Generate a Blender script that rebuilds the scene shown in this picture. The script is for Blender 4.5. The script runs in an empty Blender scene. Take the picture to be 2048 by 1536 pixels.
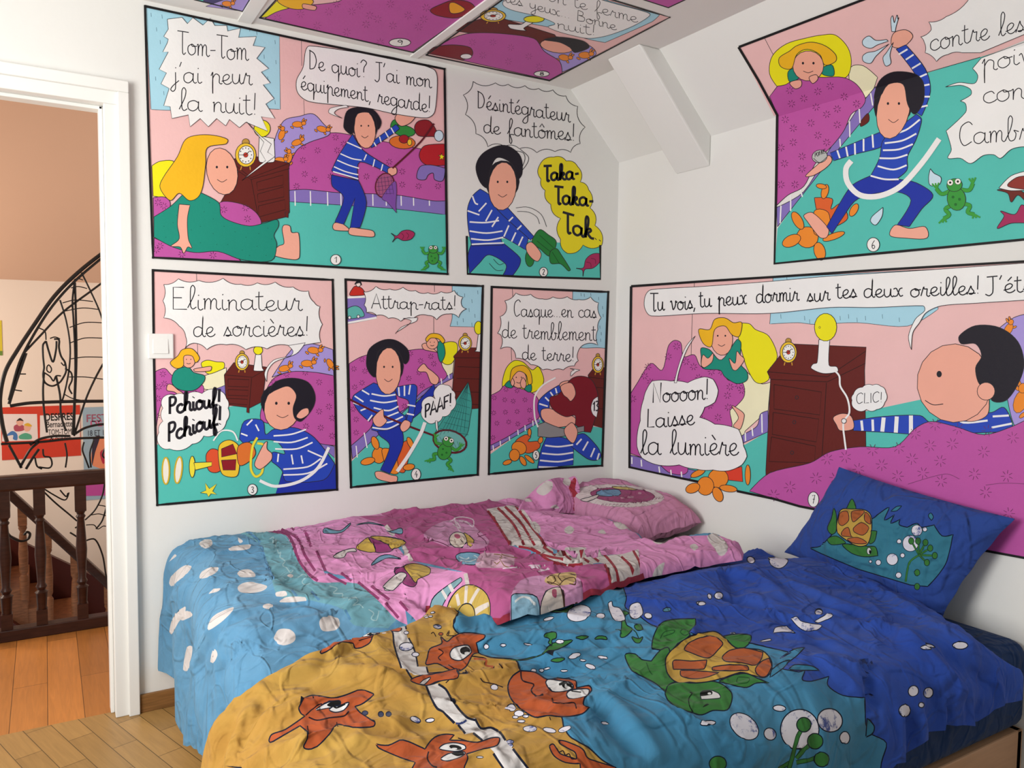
import bpy, bmesh, math, random
import numpy as np
from mathutils import Vector, Matrix
from mathutils.geometry import tessellate_polygon, delaunay_2d_cdt
from mathutils.bvhtree import BVHTree
random.seed(4)
SC = bpy.context.scene
COL = SC.collection

# ------------------------------------------------------------ camera
YAW, PITCH, ROLL, FPX = 1.03162209, -0.0622438848, 0.0116204026, 1562.28978
CAM = np.array([-2.29101121, -2.89217247, 1.30782965])
_f = np.array([math.cos(YAW)*math.cos(PITCH), math.sin(YAW)*math.cos(PITCH), math.sin(PITCH)])
_r = np.array([math.sin(YAW), -math.cos(YAW), 0.0]); _u = np.cross(_r, _f)
R_ = math.cos(ROLL)*_r + math.sin(ROLL)*_u
U_ = -math.sin(ROLL)*_r + math.cos(ROLL)*_u
F_ = _f
cd = bpy.data.cameras.new('camera'); co = bpy.data.objects.new('camera', cd); COL.objects.link(co)
cd.sensor_width = 36; cd.sensor_fit = 'HORIZONTAL'; cd.lens = FPX*36/2048; cd.clip_start = 0.05
m = Matrix(((R_[0], U_[0], -F_[0], CAM[0]), (R_[1], U_[1], -F_[1], CAM[1]), (R_[2], U_[2], -F_[2], CAM[2]), (0, 0, 0, 1)))
co.matrix_world = m
SC.camera = co

# ------------------------------------------------------------ light
SC.view_settings.view_transform = 'Standard'; SC.view_settings.look = 'None'
SC.view_settings.gamma = 1.0; SC.view_settings.exposure = 0.13
w = bpy.data.worlds.new('world'); SC.world = w; w.use_nodes = True
w.node_tree.nodes['Background'].inputs[0].default_value = (0.93, 0.97, 1.0, 1)
w.node_tree.nodes['Background'].inputs[1].default_value = 0.45
def area(name, loc, target, sx, sy, power, col):
    l = bpy.data.lights.new(name, 'AREA'); l.shape = 'RECTANGLE'; l.size = sx; l.size_y = sy
    l.energy = power; l.color = col
    o = bpy.data.objects.new(name, l); COL.objects.link(o); o.location = loc
    o.rotation_euler = (Vector(target)-Vector(loc)).to_track_quat('-Z', 'Y').to_euler()
    return o
area('window_daylight', (-3.55, -1.55, 1.55), (0, -1.0, 1.1), 1.2, 1.2, 58, (1.0, 0.985, 0.96))
def point(name, loc, power, col, rad):
    l = bpy.data.lights.new(name, 'POINT'); l.energy = power; l.color = col; l.shadow_soft_size = rad
    o = bpy.data.objects.new(name, l); COL.objects.link(o); o.location = loc
point('landing_light', (-3.3, 1.35, 1.15), 34.0, (1.0, 0.86, 0.72), 0.15)

# ------------------------------------------------------------ pixel <-> place helpers
def ray(x, y):
    v = (x-1024)/FPX*R_ - (y-768)/FPX*U_ + F_
    return v
def at(x, y, axis, val):
    d = ray(x, y); t = (val-CAM[axis])/d[axis]
    return CAM + t*d
def proj(P):
    d = np.asarray(P, float)-CAM
    zz = d@F_
    return np.stack([1024+FPX*(d@R_)/zz, 768-FPX*(d@U_)/zz], -1)

# ------------------------------------------------------------ materials
def lin(c):
    c = c/255.0
    return c/12.92 if c <= 0.04045 else ((c+0.055)/1.055)**2.4
KA = 1.12          # paint: photo colour -> reflectance
KC = 0.72          # cotton
FADE = 0.14
CREASE = (0.5, 0.45, 0.35, 0.35)
def rgb(h, k=None):
    k = KA if k is None else k
    return tuple(min(0.92, lin(int(h[i:i+2], 16))*k) for i in (0, 2, 4)) + (1,)
MATS = {}
def principled(name):
    mt = bpy.data.materials.new(name); mt.use_nodes = True
    return mt, mt.node_tree, mt.node_tree.nodes['Principled BSDF']
def N(nt, t, **kw):
    n = nt.nodes.new(t)
    for k, v in kw.items():
        if k.startswith('i_'):
            n.inputs[int(k[2:]) if k[2:].isdigit() else k[2:].replace('_', ' ')].default_value = v
        else:
            setattr(n, k, v)
    return n
def mottled(name, h, var=0.08, scale=6.0, rough=0.8, bump=0.0, bscale=60.0, k=None, stretch=None, sheen=0.0, h2=None, spec=0.3):
    """a colour with slight noise variation and an optional fine bump"""
    if name in MATS: return MATS[name]
    mt, nt, bs = principled(name)
    tc = N(nt, 'ShaderNodeTexCoord')
    mp = N(nt, 'ShaderNodeMapping'); nt.links.new(tc.outputs['Object'], mp.inputs[0])
    if stretch: mp.inputs['Scale'].default_value = stretch
    no = N(nt, 'ShaderNodeTexNoise'); no.inputs['Scale'].default_value = scale; no.inputs['Detail'].default_value = 4
    nt.links.new(mp.outputs[0], no.inputs['Vector'])
    c = rgb(h, k); c2 = rgb(h2, k) if h2 else tuple(x*(1-var) for x in c[:3])+(1,)
    mx = N(nt, 'ShaderNodeMix', data_type='RGBA')
    mx.inputs[6].default_value = c; mx.inputs[7].default_value = c2
    if h2 or var > 0.3:
        rp = N(nt, 'ShaderNodeMapRange'); rp.inputs[1].default_value = 0.35; rp.inputs[2].default_value = 0.65
        nt.links.new(no.outputs[0], rp.inputs[0]); nt.links.new(rp.outputs[0], mx.inputs[0])
    else:
        nt.links.new(no.outputs[0], mx.inputs[0])
    nt.links.new(mx.outputs[2], bs.inputs['Base Color'])
    bs.inputs['Roughness'].default_value = rough
    bs.inputs['Specular IOR Level'].default_value = spec
    if sheen: bs.inputs['Sheen Weight'].default_value = sheen
    if bump:
        nb = N(nt, 'ShaderNodeTexNoise'); nb.inputs['Scale'].default_value = bscale; nb.inputs['Detail'].default_value = 5
        nt.links.new(mp.outputs[0], nb.inputs['Vector'])
        b = N(nt, 'ShaderNodeBump'); b.inputs['Strength'].default_value = bump; b.inputs['Distance'].default_value = 0.01
        nt.links.new(nb.outputs[0], b.inputs['Height']); nt.links.new(b.outputs[0], bs.inputs['Normal'])
    MATS[name] = mt
    return mt
def paint(h):
    return mottled('paint_'+h, h, var=0.10, scale=9.0, rough=0.6, bump=0.06, bscale=90.0)
def fade(h, t):
    """washed-out cotton: the dye colour drawn towards its own grey"""
    c = [int(h[i:i+2], 16) for i in (0, 2, 4)]; g = 0.3*c[0]+0.59*c[1]+0.11*c[2]
    return ''.join('%02x' % int(round(x+(g-x)*t)) for x in c)
def cloth(h):
    """cotton: faint mottling, weave and fine crumple bump"""
    name = 'cotton_'+h
    if name in MATS: return MATS[name]
    h2 = {'c48c36': 'cc9e40', '2c52c0': '365ecc', '3a8ab8': '4898c4', '5a9cca': '6aa8d2'}.get(h)
    mt = mottled(name, fade(h, FADE), var=0.14, scale=5.0, rough=0.95, sheen=0.05, h2=fade(h2, FADE) if h2 else None, spec=0.1, k=KC)
    nt = mt.node_tree; bs = nt.nodes['Principled BSDF']
    mp = [n for n in nt.nodes if n.type == 'MAPPING'][0]
    # long thin creases at three sizes, then fine crumples
    last = None
    for sc_, st_, rot, dist, wd, amt, di in ((2.6, (1, 2.4, 1), 0.6, 0.8, 0.055, CREASE[0], 0.010), (4.6, (2.0, 1, 1), -0.5, 1.0, 0.07, CREASE[1], 0.007),
                                            (8.5, (1, 1.6, 1), 0.2, 1.0, 0.10, CREASE[2], 0.005), (15, (1, 1, 1), 0.0, 1.2, 0.0, CREASE[3], 0.010)):
        m2 = N(nt, 'ShaderNodeMapping'); m2.inputs['Rotation'].default_value = (0, 0, rot); m2.inputs['Scale'].default_value = st_
        nt.links.new(mp.outputs[0], m2.inputs[0])
        n1 = N(nt, 'ShaderNodeTexNoise'); n1.inputs['Scale'].default_value = sc_; n1.inputs['Detail'].default_value = 1.5 if wd else 4
        n1.inputs['Distortion'].default_value = dist; nt.links.new(m2.outputs[0], n1.inputs['Vector']); out = n1.outputs[0]
        if wd:
            su = N(nt, 'ShaderNodeMath', operation='SUBTRACT'); su.inputs[1].default_value = 0.5; nt.links.new(out, su.inputs[0])
            ab = N(nt, 'ShaderNodeMath', operation='ABSOLUTE'); nt.links.new(su.outputs[0], ab.inputs[0])
            rp = N(nt, 'ShaderNodeMapRange', interpolation_type='SMOOTHERSTEP'); rp.inputs[2].default_value = wd; rp.inputs[3].default_value = 1; rp.inputs[4].default_value = 0
            nt.links.new(ab.outputs[0], rp.inputs[0]); out = rp.outputs[0]
        b = N(nt, 'ShaderNodeBump'); b.inputs['Strength'].default_value = amt; b.inputs['Distance'].default_value = di
        nt.links.new(out, b.inputs['Height'])
        if last: nt.links.new(last.outputs[0], b.inputs['Normal'])
        last = b
    nt.links.new(last.outputs[0], bs.inputs['Normal'])
    return mt
def speckled():
    """white bubble print with worn blue flecks"""
    if 'bubble' in MATS: return MATS['bubble']
    mt = mottled('bubble_print', 'e4e2ec', rough=0.95, spec=0.1, k=0.8)
    nt = mt.node_tree; bs = nt.nodes['Principled BSDF']
    mx = [n for n in nt.nodes if n.type == 'MIX'][0]; no = [n for n in nt.nodes if n.type == 'TEX_NOISE'][0]
    no.inputs['Scale'].default_value = 26; no.inputs['Detail'].default_value = 9; no.inputs['Roughness'].default_value = 0.75
    rp = N(nt, 'ShaderNodeMapRange'); rp.inputs[1].default_value = 0.53; rp.inputs[2].default_value = 0.6
    nt.links.new(no.outputs[0], rp.inputs[0]); nt.links.new(rp.outputs[0], mx.inputs[0])
    mx.inputs[7].default_value = rgb('5a68a8', 0.7)
    MATS['bubble'] = mt
    return mt

# ------------------------------------------------------------ object helpers
def tag(o, label=None, cat=None, group=None, kind=None):
    if label: o['label'] = label
    if cat: o['category'] = cat
    if group: o['group'] = group
    if kind: o['kind'] = kind
    return o
def empty(name, loc, rz=0.0):
    o = bpy.data.objects.new(name, None); COL.objects.link(o); o.location = loc; o.rotation_euler.z = rz
    o.empty_display_size = 0.05
    return o
bpy.context.view_layer.update()
def link(name, me, parent=None):
    o = bpy.data.objects.new(name, me); COL.objects.link(o)
    if parent:
        o.parent = parent
        # meshes are modelled in world coordinates; only the empties carry a place of their own
        pm = Matrix.Translation(parent.location) if parent.type == 'EMPTY' else Matrix()
        o.matrix_parent_inverse = pm.inverted()
    return o
class MB:
    """collects shapes in world coordinates, builds ONE mesh object"""
    def __init__(s): s.v = []; s.f = []; s.mi = []; s.mats = []
    def slot(s, m):
        if m not in s.mats: s.mats.append(m)
        return s.mats.index(m)
    def add(s, vs, fs, m):
        k = len(s.v); i = s.slot(m)
        s.v += [tuple(map(float, p)) for p in vs]; s.f += [tuple(k+j for j in q) for q in fs]; s.mi += [i]*len(fs)
    def box(s, a, b, m):
        x0, y0, z0 = a; x1, y1, z1 = b
        s.add([(x0,y0,z0),(x1,y0,z0),(x1,y1,z0),(x0,y1,z0),(x0,y0,z1),(x1,y0,z1),(x1,y1,z1),(x0,y1,z1)],
              [(0,3,2,1),(4,5,6,7),(0,1,5,4),(1,2,6,5),(2,3,7,6),(3,0,4,7)], m)
    def prism(s, poly, d, m):
        """poly: 3D points of one cap, d: extrusion vector"""
        n = len(poly); d = np.array(d, float); poly = [np.array(p, float) for p in poly]
        vs = poly + [p+d for p in poly]
        fs = [tuple(range(n))[::-1], tuple(range(n, 2*n))] + [(i, (i+1) % n, n+(i+1) % n, n+i) for i in range(n)]
        s.add(vs, fs, m)
    def tube(s, pts, rad, m, seg=8, cap=True):
        pts = [Vector(p) for p in pts]; n = len(pts)
        rs = rad if hasattr(rad, '__len__') else [rad]*n
        vs = []; fs = []; up = None
        for i, p in enumerate(pts):
            t = (pts[min(i+1, n-1)]-pts[max(i-1, 0)])
            if t.length < 1e-9: t = Vector((0, 0, 1))
            t.normalize()
            if up is None:
                a = Vector((0, 0, 1)) if abs(t.z) < 0.9 else Vector((1, 0, 0))
                up = (a - t*a.dot(t)).normalized()
            else:
                up = (up - t*up.dot(t)); up = up.normalized() if up.length > 1e-6 else t.orthogonal().normalized()
            sd = t.cross(up)
            for j in range(seg):
                an = 2*math.pi*j/seg
                vs.append(p + (up*math.cos(an)+sd*math.sin(an))*rs[i])
        for i in range(n-1):
            for j in range(seg):
                fs.append((i*seg+j, i*seg+(j+1) % seg, (i+1)*seg+(j+1) % seg, (i+1)*seg+j))
        if cap: fs += [tuple(range(seg))[::-1], tuple((n-1)*seg+j for j in range(seg))]
        s.add(vs, fs, m)
    def lathe(s, base, prof, m, seg=16, rot=None):
        """prof: (radius, z) list; vertical turned piece standing at base"""
        bx, by, bz = base; vs = []; fs = []; n = len(prof)
        for r, z in prof:
            for j in range(seg):
                an = 2*math.pi*j/seg
                vs.append((bx+r*math.cos(an), by+r*math.sin(an), bz+z))
        for i in range(n-1):
            for j in range(seg):
                fs.append((i*seg+j, i*seg+(j+1) % seg, (i+1)*seg+(j+1) % seg, (i+1)*seg+j))
        fs += [tuple(range(seg))[::-1], tuple((n-1)*seg+j for j in range(seg))]
        s.add(vs, fs, m)
    def build(s, name, parent=None, smooth=False, bevel=0.0):
        me = bpy.data.meshes.new(name); me.from_pydata(s.v, [], s.f)
        for mt in s.mats: me.materials.append(mt)
        me.polygons.foreach_set('material_index', s.mi)
        bm = bmesh.new(); bm.from_mesh(me); bmesh.ops.recalc_face_normals(bm, faces=bm.faces)
        bm.to_mesh(me); bm.free()
        if smooth:
            me.polygons.foreach_set('use_smooth', [True]*len(me.polygons))
        me.update()
        o = link(name, me, parent)
        if smooth and bevel == 0:
            try: me.set_sharp_from_angle(angle=math.radians(40))
            except Exception: pass
        if bevel:
            b = o.modifiers.new('bevel', 'BEVEL'); b.width = bevel; b.segments = 2; b.limit_method = 'ANGLE'
        return o
def herm(pts, corner, closed, n=5):
    """smooth curve through the points; corner[i] makes a sharp point"""
    P = np.array(pts, float); k = len(P); out = []
    if k < 3 or all(corner): 
        return P if not closed else P
    def tan(i):
        if corner[i]: return np.zeros(2)
        if closed: return (P[(i+1) % k]-P[(i-1) % k])*0.5
        if i == 0: return (P[1]-P[0])*0.5
        if i == k-1: return (P[-1]-P[-2])*0.5
        return (P[i+1]-P[i-1])*0.5
    for i in range(k if closed else k-1):
        a, b = P[i], P[(i+1) % k]; j = (i+1) % k
        if corner[i] and corner[j]:
            out.append(a); continue
        ma, mb = tan(i), tan(j)
        L = np.linalg.norm(b-a)
        for mm in (ma, mb):
            q = np.linalg.norm(mm)
            if q > L: mm *= L/q
        for t in np.arange(n)/n:
            h = (2*t**3-3*t*t+1, t**3-2*t*t+t, -2*t**3+3*t*t, t**3-t*t)
            out.append(h[0]*a+h[1]*ma+h[2]*b+h[3]*mb)
    if not closed: out.append(P[-1])
    return np.array(out)
def parse(s):
    pts, cor = [], []
    for tok in s.split():
        c = tok.endswith('!'); tok = tok.rstrip('!')
        x, y = tok.split(','); pts.append((float(x), float(y))); cor.append(c)
    return pts, cor
# ------------------------------------------------------------ the room
ZC, ZS, SX = 2.392, 2.107, 0.277          # ceiling, foot of the slope, slope run
m_wall = mottled('white_wall', 'dcdcd8', var=0.05, scale=2.2, rough=0.75, bump=0.05, bscale=45)
m_ceil = mottled('white_ceiling', 'dcdad6', var=0.05, scale=2.0, rough=0.8)
m_trim = mottled('white_gloss_paint', 'e0e0dc', var=0.04, scale=4, rough=0.35)
def struct(o): o['kind'] = 'structure'; return o
DX0, DX1, DZ = -2.95, -2.112, 2.04
b = MB()
def quadwall(x0, x1, z0, z1): b.box((x0, 0, z0), (x1, 0.09, z1), m_wall)
b.box((DX1+0.012, 0, -0.02), (0.1, 0.09, 2.5), m_wall); b.box((DX0-0.012, 0, DZ+0.012), (DX1+0.012, 0.09, 2.5), m_wall)
b.box((-3.7, 0, -0.02), (DX0-0.012, 0.09, 2.5), m_wall)
struct(b.build('wall_left'))
b = MB(); b.box((0, -4.2, -0.02), (0.1, 0, 2.5), m_wall); struct(b.build('wall_right'))
b = MB(); b.prism([(0, -4.2, ZS), (-SX, -4.2, ZC), (-SX, -4.2, ZC+0.1), (0, -4.2, ZC+0.1)], (0, 4.2, 0), m_wall); struct(b.build('wall_slope'))
b = MB(); b.box((-3.7, -4.2, ZC), (0.1, 0.0, ZC+0.08), m_ceil); struct(b.build('ceiling'))
# boxed rafter running down the slope
b = MB()
b.prism([(0, -0.386, ZS+0.03), (0, -0.386, 1.988), (-0.375, -0.386, ZC), (-0.25, -0.386, ZC)], (0, -0.195, 0), m_wall)
struct(b.build('trim_1', bevel=0.006))
# battens between the ceiling boards
for i, (x0, x1) in enumerate(((-1.043, -1.012), (-1.69, -1.645))):
    b = MB(); b.box((x0, -4.0, ZC-0.006), (x1, -0.003, ZC+0.001), m_trim); struct(b.build('trim_%d' % (i+2)))
# parquet: strips laid in a basket pattern of two directions
def parquet(name, h, rot, scale, w, l):
    mt, nt, bs = principled(name)
    tc = N(nt, 'ShaderNodeTexCoord'); mp = N(nt, 'ShaderNodeMapping'); nt.links.new(tc.outputs['Object'], mp.inputs[0])
    mp.inputs['Rotation'].default_value = (0, 0, rot)
    br = N(nt, 'ShaderNodeTexBrick'); br.offset = 0.5
    br.inputs['Scale'].default_value = 1.0; br.inputs['Brick Width'].default_value = l; br.inputs['Row Height'].default_value = w
    br.inputs['Mortar Size'].default_value = 0.0012; br.inputs['Bias'].default_value = 0.0
    c = rgb(h)
    br.inputs['Color1'].default_value = c; br.inputs['Color2'].default_value = tuple(x*0.72 for x in c[:3])+(1,)
    br.inputs['Mortar'].default_value = tuple(x*0.25 for x in c[:3])+(1,)
    nt.links.new(mp.outputs[0], br.inputs['Vector'])
    mp2 = N(nt, 'ShaderNodeMapping'); nt.links.new(mp.outputs[0], mp2.inputs[0]); mp2.inputs['Scale'].default_value = (3, 40, 10)
    no = N(nt, 'ShaderNodeTexNoise'); no.inputs['Scale'].default_value = 2.0; no.inputs['Detail'].default_value = 6; no.inputs['Distortion'].default_value = 1.0
    nt.links.new(mp2.outputs[0], no.inputs['Vector'])
    mx = N(nt, 'ShaderNodeMix', data_type='RGBA', blend_type='MULTIPLY'); mx.inputs[0].default_value = 1.0
    rp = N(nt, 'ShaderNodeMapRange'); rp.inputs[3].default_value = 0.68; rp.inputs[4].default_value = 1.15
    nt.links.new(no.outputs[0], rp.inputs[0]); nt.links.new(br.outputs[0], mx.inputs[6]); nt.links.new(rp.outputs[0], mx.inputs[7])
    nt.links.new(mx.outputs[2], bs.inputs['Base Color'])
    bs.inputs['Roughness'].default_value = 0.38
    b_ = N(nt, 'ShaderNodeBump'); b_.inputs['Strength'].default_value = 0.25; b_.inputs['Distance'].default_value = 0.002
    nt.links.new(br.outputs[1], b_.inputs['Height']); b_.invert = True; nt.links.new(b_.outputs[0], bs.inputs['Normal'])
    return mt
m_floor = parquet('oak_parquet', 'b58c52', math.radians(72), 1, 0.075, 0.30)
m_hallfloor = parquet('amber_parquet', 'c8823f', math.radians(90), 1, 0.11, 0.9)
b = MB(); b.box((-3.7, -4.2, -0.05), (0.1, 0.045, 0), m_floor); struct(b.build('floor'))
m_oak = mottled('oak_skirting', '8a6238', var=0.35, scale=5, rough=0.45, stretch=(2, 30, 30))
b = MB(); b.box((DX1+0.075, -0.014, 0), (0, 0, 0.062), m_oak); struct(b.build('baseboard_left', bevel=0.003))
b = MB(); b.box((-0.014, -4.2, 0), (0, -0.014, 0.062), m_oak); struct(b.build('baseboard_right', bevel=0.003))
# door frame: lining, stop, moulded casing
b = MB()
for sx, x in ((1, DX1), (-1, DX0)):
    x0, x1 = sorted((x, x+sx*0.045)); b.box((x0, -0.010, 0), (x1, 0.092, DZ), m_trim)
    x0, x1 = sorted((x+sx*0.040, x+sx*0.074)); b.box((x0, -0.024, 0), (x1, 0.0, DZ+0.04), m_trim)
    x0, x1 = sorted((x-sx*0.012, x)); b.box((x0, 0.035, 0), (x1, 0.09, DZ), m_trim)
b.box((DX0-0.074, -0.010, DZ), (DX1+0.045, 0.092, DZ+0.045), m_trim)
b.box((DX0-0.074, -0.024, DZ+0.040), (DX1+0.074, 0.0, DZ+0.0765), m_trim)
b.box((DX0, 0.035, DZ-0.012), (DX1, 0.09, DZ), m_trim)
struct(b.build('door_1', bevel=0.003))

# ------------------------------------------------------------ the landing beyond the door
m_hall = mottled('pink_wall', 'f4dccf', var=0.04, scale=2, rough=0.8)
m_hslope = mottled('pink_slope_shaded', 'd0ac94', var=0.05, scale=1.5, rough=0.8)  # same pink paint as the wall, the slope's shade put into a darker colour
m_dark = mottled('dark_wood', '3a2018', var=0.35, scale=6, rough=0.35, stretch=(3, 3, 18))
m_red = mottled('red_brown_wood', '4a1c14', var=0.3, scale=5, rough=0.4)
m_warm = mottled('worn_wood', '8a5a3c', var=0.35, scale=7, rough=0.45, stretch=(4, 4, 20))
m_iron = mottled('black_iron', '1c1614', var=0.3, scale=20, rough=0.4)
YB = 2.3
b = MB(); b.box((-4.2, YB, -2.2), (-0.6, YB+0.08, 1.62), m_hall); struct(b.build('wall_landing'))
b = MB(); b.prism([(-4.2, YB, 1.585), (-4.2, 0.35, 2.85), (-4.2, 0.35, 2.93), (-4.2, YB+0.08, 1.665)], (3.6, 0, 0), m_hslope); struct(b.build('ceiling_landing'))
b = MB(); b.box((-4.2, 0.045, -0.06), (-1.1, 1.02, -0.015), m_hallfloor); struct(b.build('floor_landing'))
b = MB(); b.box((-1.2, 0.09, -2.2), (-1.1, YB, 2.9), m_hall); struct(b.build('wall_landing_side'))
# balustrade at the edge of the landing
YR = 1.0
rt = empty('stair_balustrade', (-2.25, YR, -0.015))
tag(rt, 'dark turned wooden balustrade standing on the landing floor beyond the doorway', 'balustrade')
b = MB(); a0 = at(-40, 946, 1, YR); a1 = at(300, 926, 1, YR)
b.box((-3.4, YR-0.03, 0.628), (-1.25, YR+0.03, 0.692), m_dark); b.build('handrail', rt, bevel=0.01)
b = MB(); b.box((-3.4, YR-0.03, -0.015), (-1.25, YR+0.03, 0.035), m_dark); b.build('bottom_rail', rt, bevel=0.004)
prof = [(0.017, 0.0), (0.022, 0.08), (0.026, 0.085), (0.014, 0.095), (0.022, 0.11), (0.015, 0.125), (0.018, 0.18), (0.0225, 0.25), (0.018, 0.33),
        (0.014, 0.39), (0.020, 0.40), (0.014, 0.41), (0.021, 0.425), (0.017, 0.435)]
for px in (-66, 10, 81, 163, 248):
    c = at(px, 1100, 1, YR)
    b = MB(); b.box((c[0]-0.021, YR-0.021, 0.035), (c[0]+0.021, YR+0.021, 0.10), m_dark)
    b.lathe((c[0], YR, 0.09), prof, m_dark)
    b.box((c[0]-0.022, YR-0.022, 0.515), (c[0]+0.022, YR+0.022, 0.63), m_dark)
    b.build('baluster', rt, smooth=True)
# stair going down behind it
YS = 1.55
st = empty('staircase', (-2.3, YS, -0.6))
tag(st, 'red-brown staircase with worn balusters going down behind the landing rail', 'staircase')
def diag(p0, p1, th, y0, y1, m):
    a = at(*p0, 1, y0); c = at(*p1, 1, y0); b = MB()
    b.prism([(a[0], y0, a[2]), (c[0], y0, c[2]), (c[0], y0, c[2]-th), (a[0], y0, a[2]-th)], (0, y1-y0, 0), m); return b
diag((-60, 905), (330, 1262), 0.062, YS, YS+0.06, m_dark).build('sloping_handrail', st, bevel=0.008)
diag((-60, 1035), (330, 1220), 0.75, YS+0.50, YS+0.54, m_red).build('string_board', st)
diag((-60, 1190), (330, 1440), 1.2, YS-0.02, YS+0.02, m_red).build('near_string', st)
b = MB()
for k in range(9):
    a = at(-60+48*k, 1150+36*k, 1, YS+0.02)
    b.box((a[0], YS+0.02+0.003*k, a[2]-0.5), (a[0]+0.14, YS+0.495-0.003*k, a[2]), m_warm)
b.build('treads', st, bevel=0.005)
for px, yt in ((44, 1010), (94, 1056), (149, 1105), (216, 1168), (-10, 962)):
    c = at(px, yt, 1, YS+0.03); z1 = c[2]; z0 = z1-0.42
    b = MB(); b.box((c[0]-0.019, YS+0.011, z1-0.10), (c[0]+0.019, YS+0.049, z1), m_warm)
    b.lathe((c[0], YS+0.03, z0), [(0.019, -0.05), (0.019, 0), (0.021, 0.06), (0.013, 0.075), (0.019, 0.09), (0.021, 0.18), (0.016, 0.27), (0.012, 0.29), (0.019, 0.305), (0.015, 0.33)], m_warm)
    b.build('baluster', st, smooth=True)

# wrought-iron sculpture in the stairwell: a winged dragon with web-like wings
YI = 1.14
ir = empty('iron_sculpture', (-2.3, YI, 0.0))
tag(ir, 'black wrought iron dragon sculpture with ribbed wing arching over the stair rail', 'sculpture')
def iron(name, curves, y=YI):
    b = MB()
    for wpx, s in curves:
        p, c = parse(s); q = herm(p, c, False, 6)
        b.tube([at(x, yy, 1, y) for x, yy in q], wpx*0.5*0.0018, m_iron, 6)
    return b.build(name, ir, smooth=True)
iron('wing_frame', [(9, '262,470 211,502 156,545 109,592 70,647 35,700 10,745 0,800 5,850 14,884'), (6, '211,510 150,562 105,612 66,672 38,728 18,800'),
    (5, '232,545 185,580 125,625 80,672 48,706'), (8, '20,812 60,806 140,803 260,802'), (7, '18,808 30,770 52,706'), (3, '30,780 44,782'), (3, '38,748 52,748')])
iron('wing_rib', [(4.5, '150,560 145,600 147,640 150,700 150,760 145,870'), (5, '150,565 152,640 153,720 150,800 148,870'),
    (4, '120,600 132,640 140,690 138,740 128,790 124,802'), (4, '163,545 180,580 200,625 216,680'), (5, '235,690 205,730 175,790 155,850 148,872')])
iron('wing_web', [(2.5, '148,560 155,557 166,560'), (2.5, '142,576 156,573 174,577'), (2.5, '125,606 150,600 186,603'), (2.5, '131,622 165,616 198,619'), (2.5, '139,655 170,645 212,646'),
    (2.5, '140,686 170,676 214,677'), (2.5, '140,718 170,714 218,715'), (2.5, '138,754 170,754 218,760'), (2.5, '128,788 145,797 165,801')])
iron('dragon_head', [(4.5, '92,682 86,690 86,712 88,735 86,750 90,765 104,772 118,766 126,756 132,742 130,725 122,712 118,695 118,680 108,678'),
    (4.5, '92,682 98,704 106,724 112,700 113,682'), (3, '100,677 110,674 120,678'), (3, '94,733 98,730 103,738 100,745 94,741 94,733'), (3, '124,718 130,724 128,731 122,725'),
    (4, '130,737 142,745 144,760 138,775 144,788'), (3.5, '88,745 100,753 107,762 112,752 122,752'), (3, '78,656 90,663 92,680')])
iron('dragon_body', [(5, '88,745 86,780 88,820 94,865'), (5, '112,752 120,790 122,830 132,862'), (6, '60,890 80,878 110,872 140,872'), (6, '2,888 80,884 150,877 260,874'),
    (6, '150,868 170,856 200,849 260,846'), (6, '18,890 30,912 43,936'), (6, '40,935 60,900 78,884'), (6, '52,938 66,915 78,898')])
iron('tail_and_claws', [(4, '86,898 88,912 100,915 104,928 98,936 78,934'), (4, '70,915 74,932 84,938'), (4, '130,886 134,910 131,935'), (4, '168,884 165,900 172,920 178,936'), (4, '188,880 180,905 182,935'),
    (4, '218,880 205,910 216,920'), (3.5, '84,975 108,990 130,1000 138,985'), (3.5, '120,980 132,993 136,986'), (4, '84,980 110,1005 140,1030 154,1042'), (6, '8,965 18,1010 12,1050 18,1070 40,1082 56,1078 60,1068 54,1064 48,1070'),
    (4, '170,1082 190,1079 205,1110 212,1150 220,1180 228,1190'), (4, '210,960 205,990 190,1020 170,1040'), (4, '222,960 216,1000 205,1040 192,1058'), (2.5, '195,1010 208,1012 228,1018'),
    (2.5, '182,1030 200,1028 228,1038'), (2.5, '172,1050 188,1050 196,1058 208,1052 228,1058'), (4, '150,1056 158,1052 166,1050'), (4, '140,1065 155,1075 165,1090')])
# posters on the pink wall
def poster(name, label, px0, py0, px1, py1, h):
    a = at(px0, py0, 1, YB-0.004); c = at(px1, py1, 1, YB-0.004)
    o = empty(name, ((a[0]+c[0])/2, YB-0.003, c[2])); tag(o, label, 'poster', 'posters on the landing wall')
    b = MB(); b.box((a[0], YB-0.004, c[2]), (c[0], YB-0.001, a[2]), paint(h)); b.build('sheet', o)
    return o
def typed(o, name, txt, x, y, wpx, hpx, h, yy=YB-0.0052, bold=0.0):
    """printed block lettering fitted into a pixel box on the poster"""
    cu = bpy.data.curves.new('t', 'FONT'); cu.body = txt; cu.offset = bold
    t = bpy.data.objects.new('t', cu); COL.objects.link(t)
    me = bpy.data.meshes.new_from_object(t.evaluated_get(bpy.context.evaluated_depsgraph_get()))
    bpy.data.objects.remove(t)
    V = np.array([v.co[:] for v in me.vertices]); lo, hi = V.min(0), V.max(0)
    a = at(x, y, 1, yy); c = at(x+wpx, y+hpx, 1, yy)
    for v in me.vertices:
        s = (v.co[0]-lo[0])/(hi[0]-lo[0]); q = (v.co[1]-lo[1])/(hi[1]-lo[1])
        v.co = (a[0]+(c[0]-a[0])*s, yy, c[2]+(a[2]-c[2])*q)
    me.materials.clear(); me.materials.append(paint(h)); me.update()
    return link(name, me, o)
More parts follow.
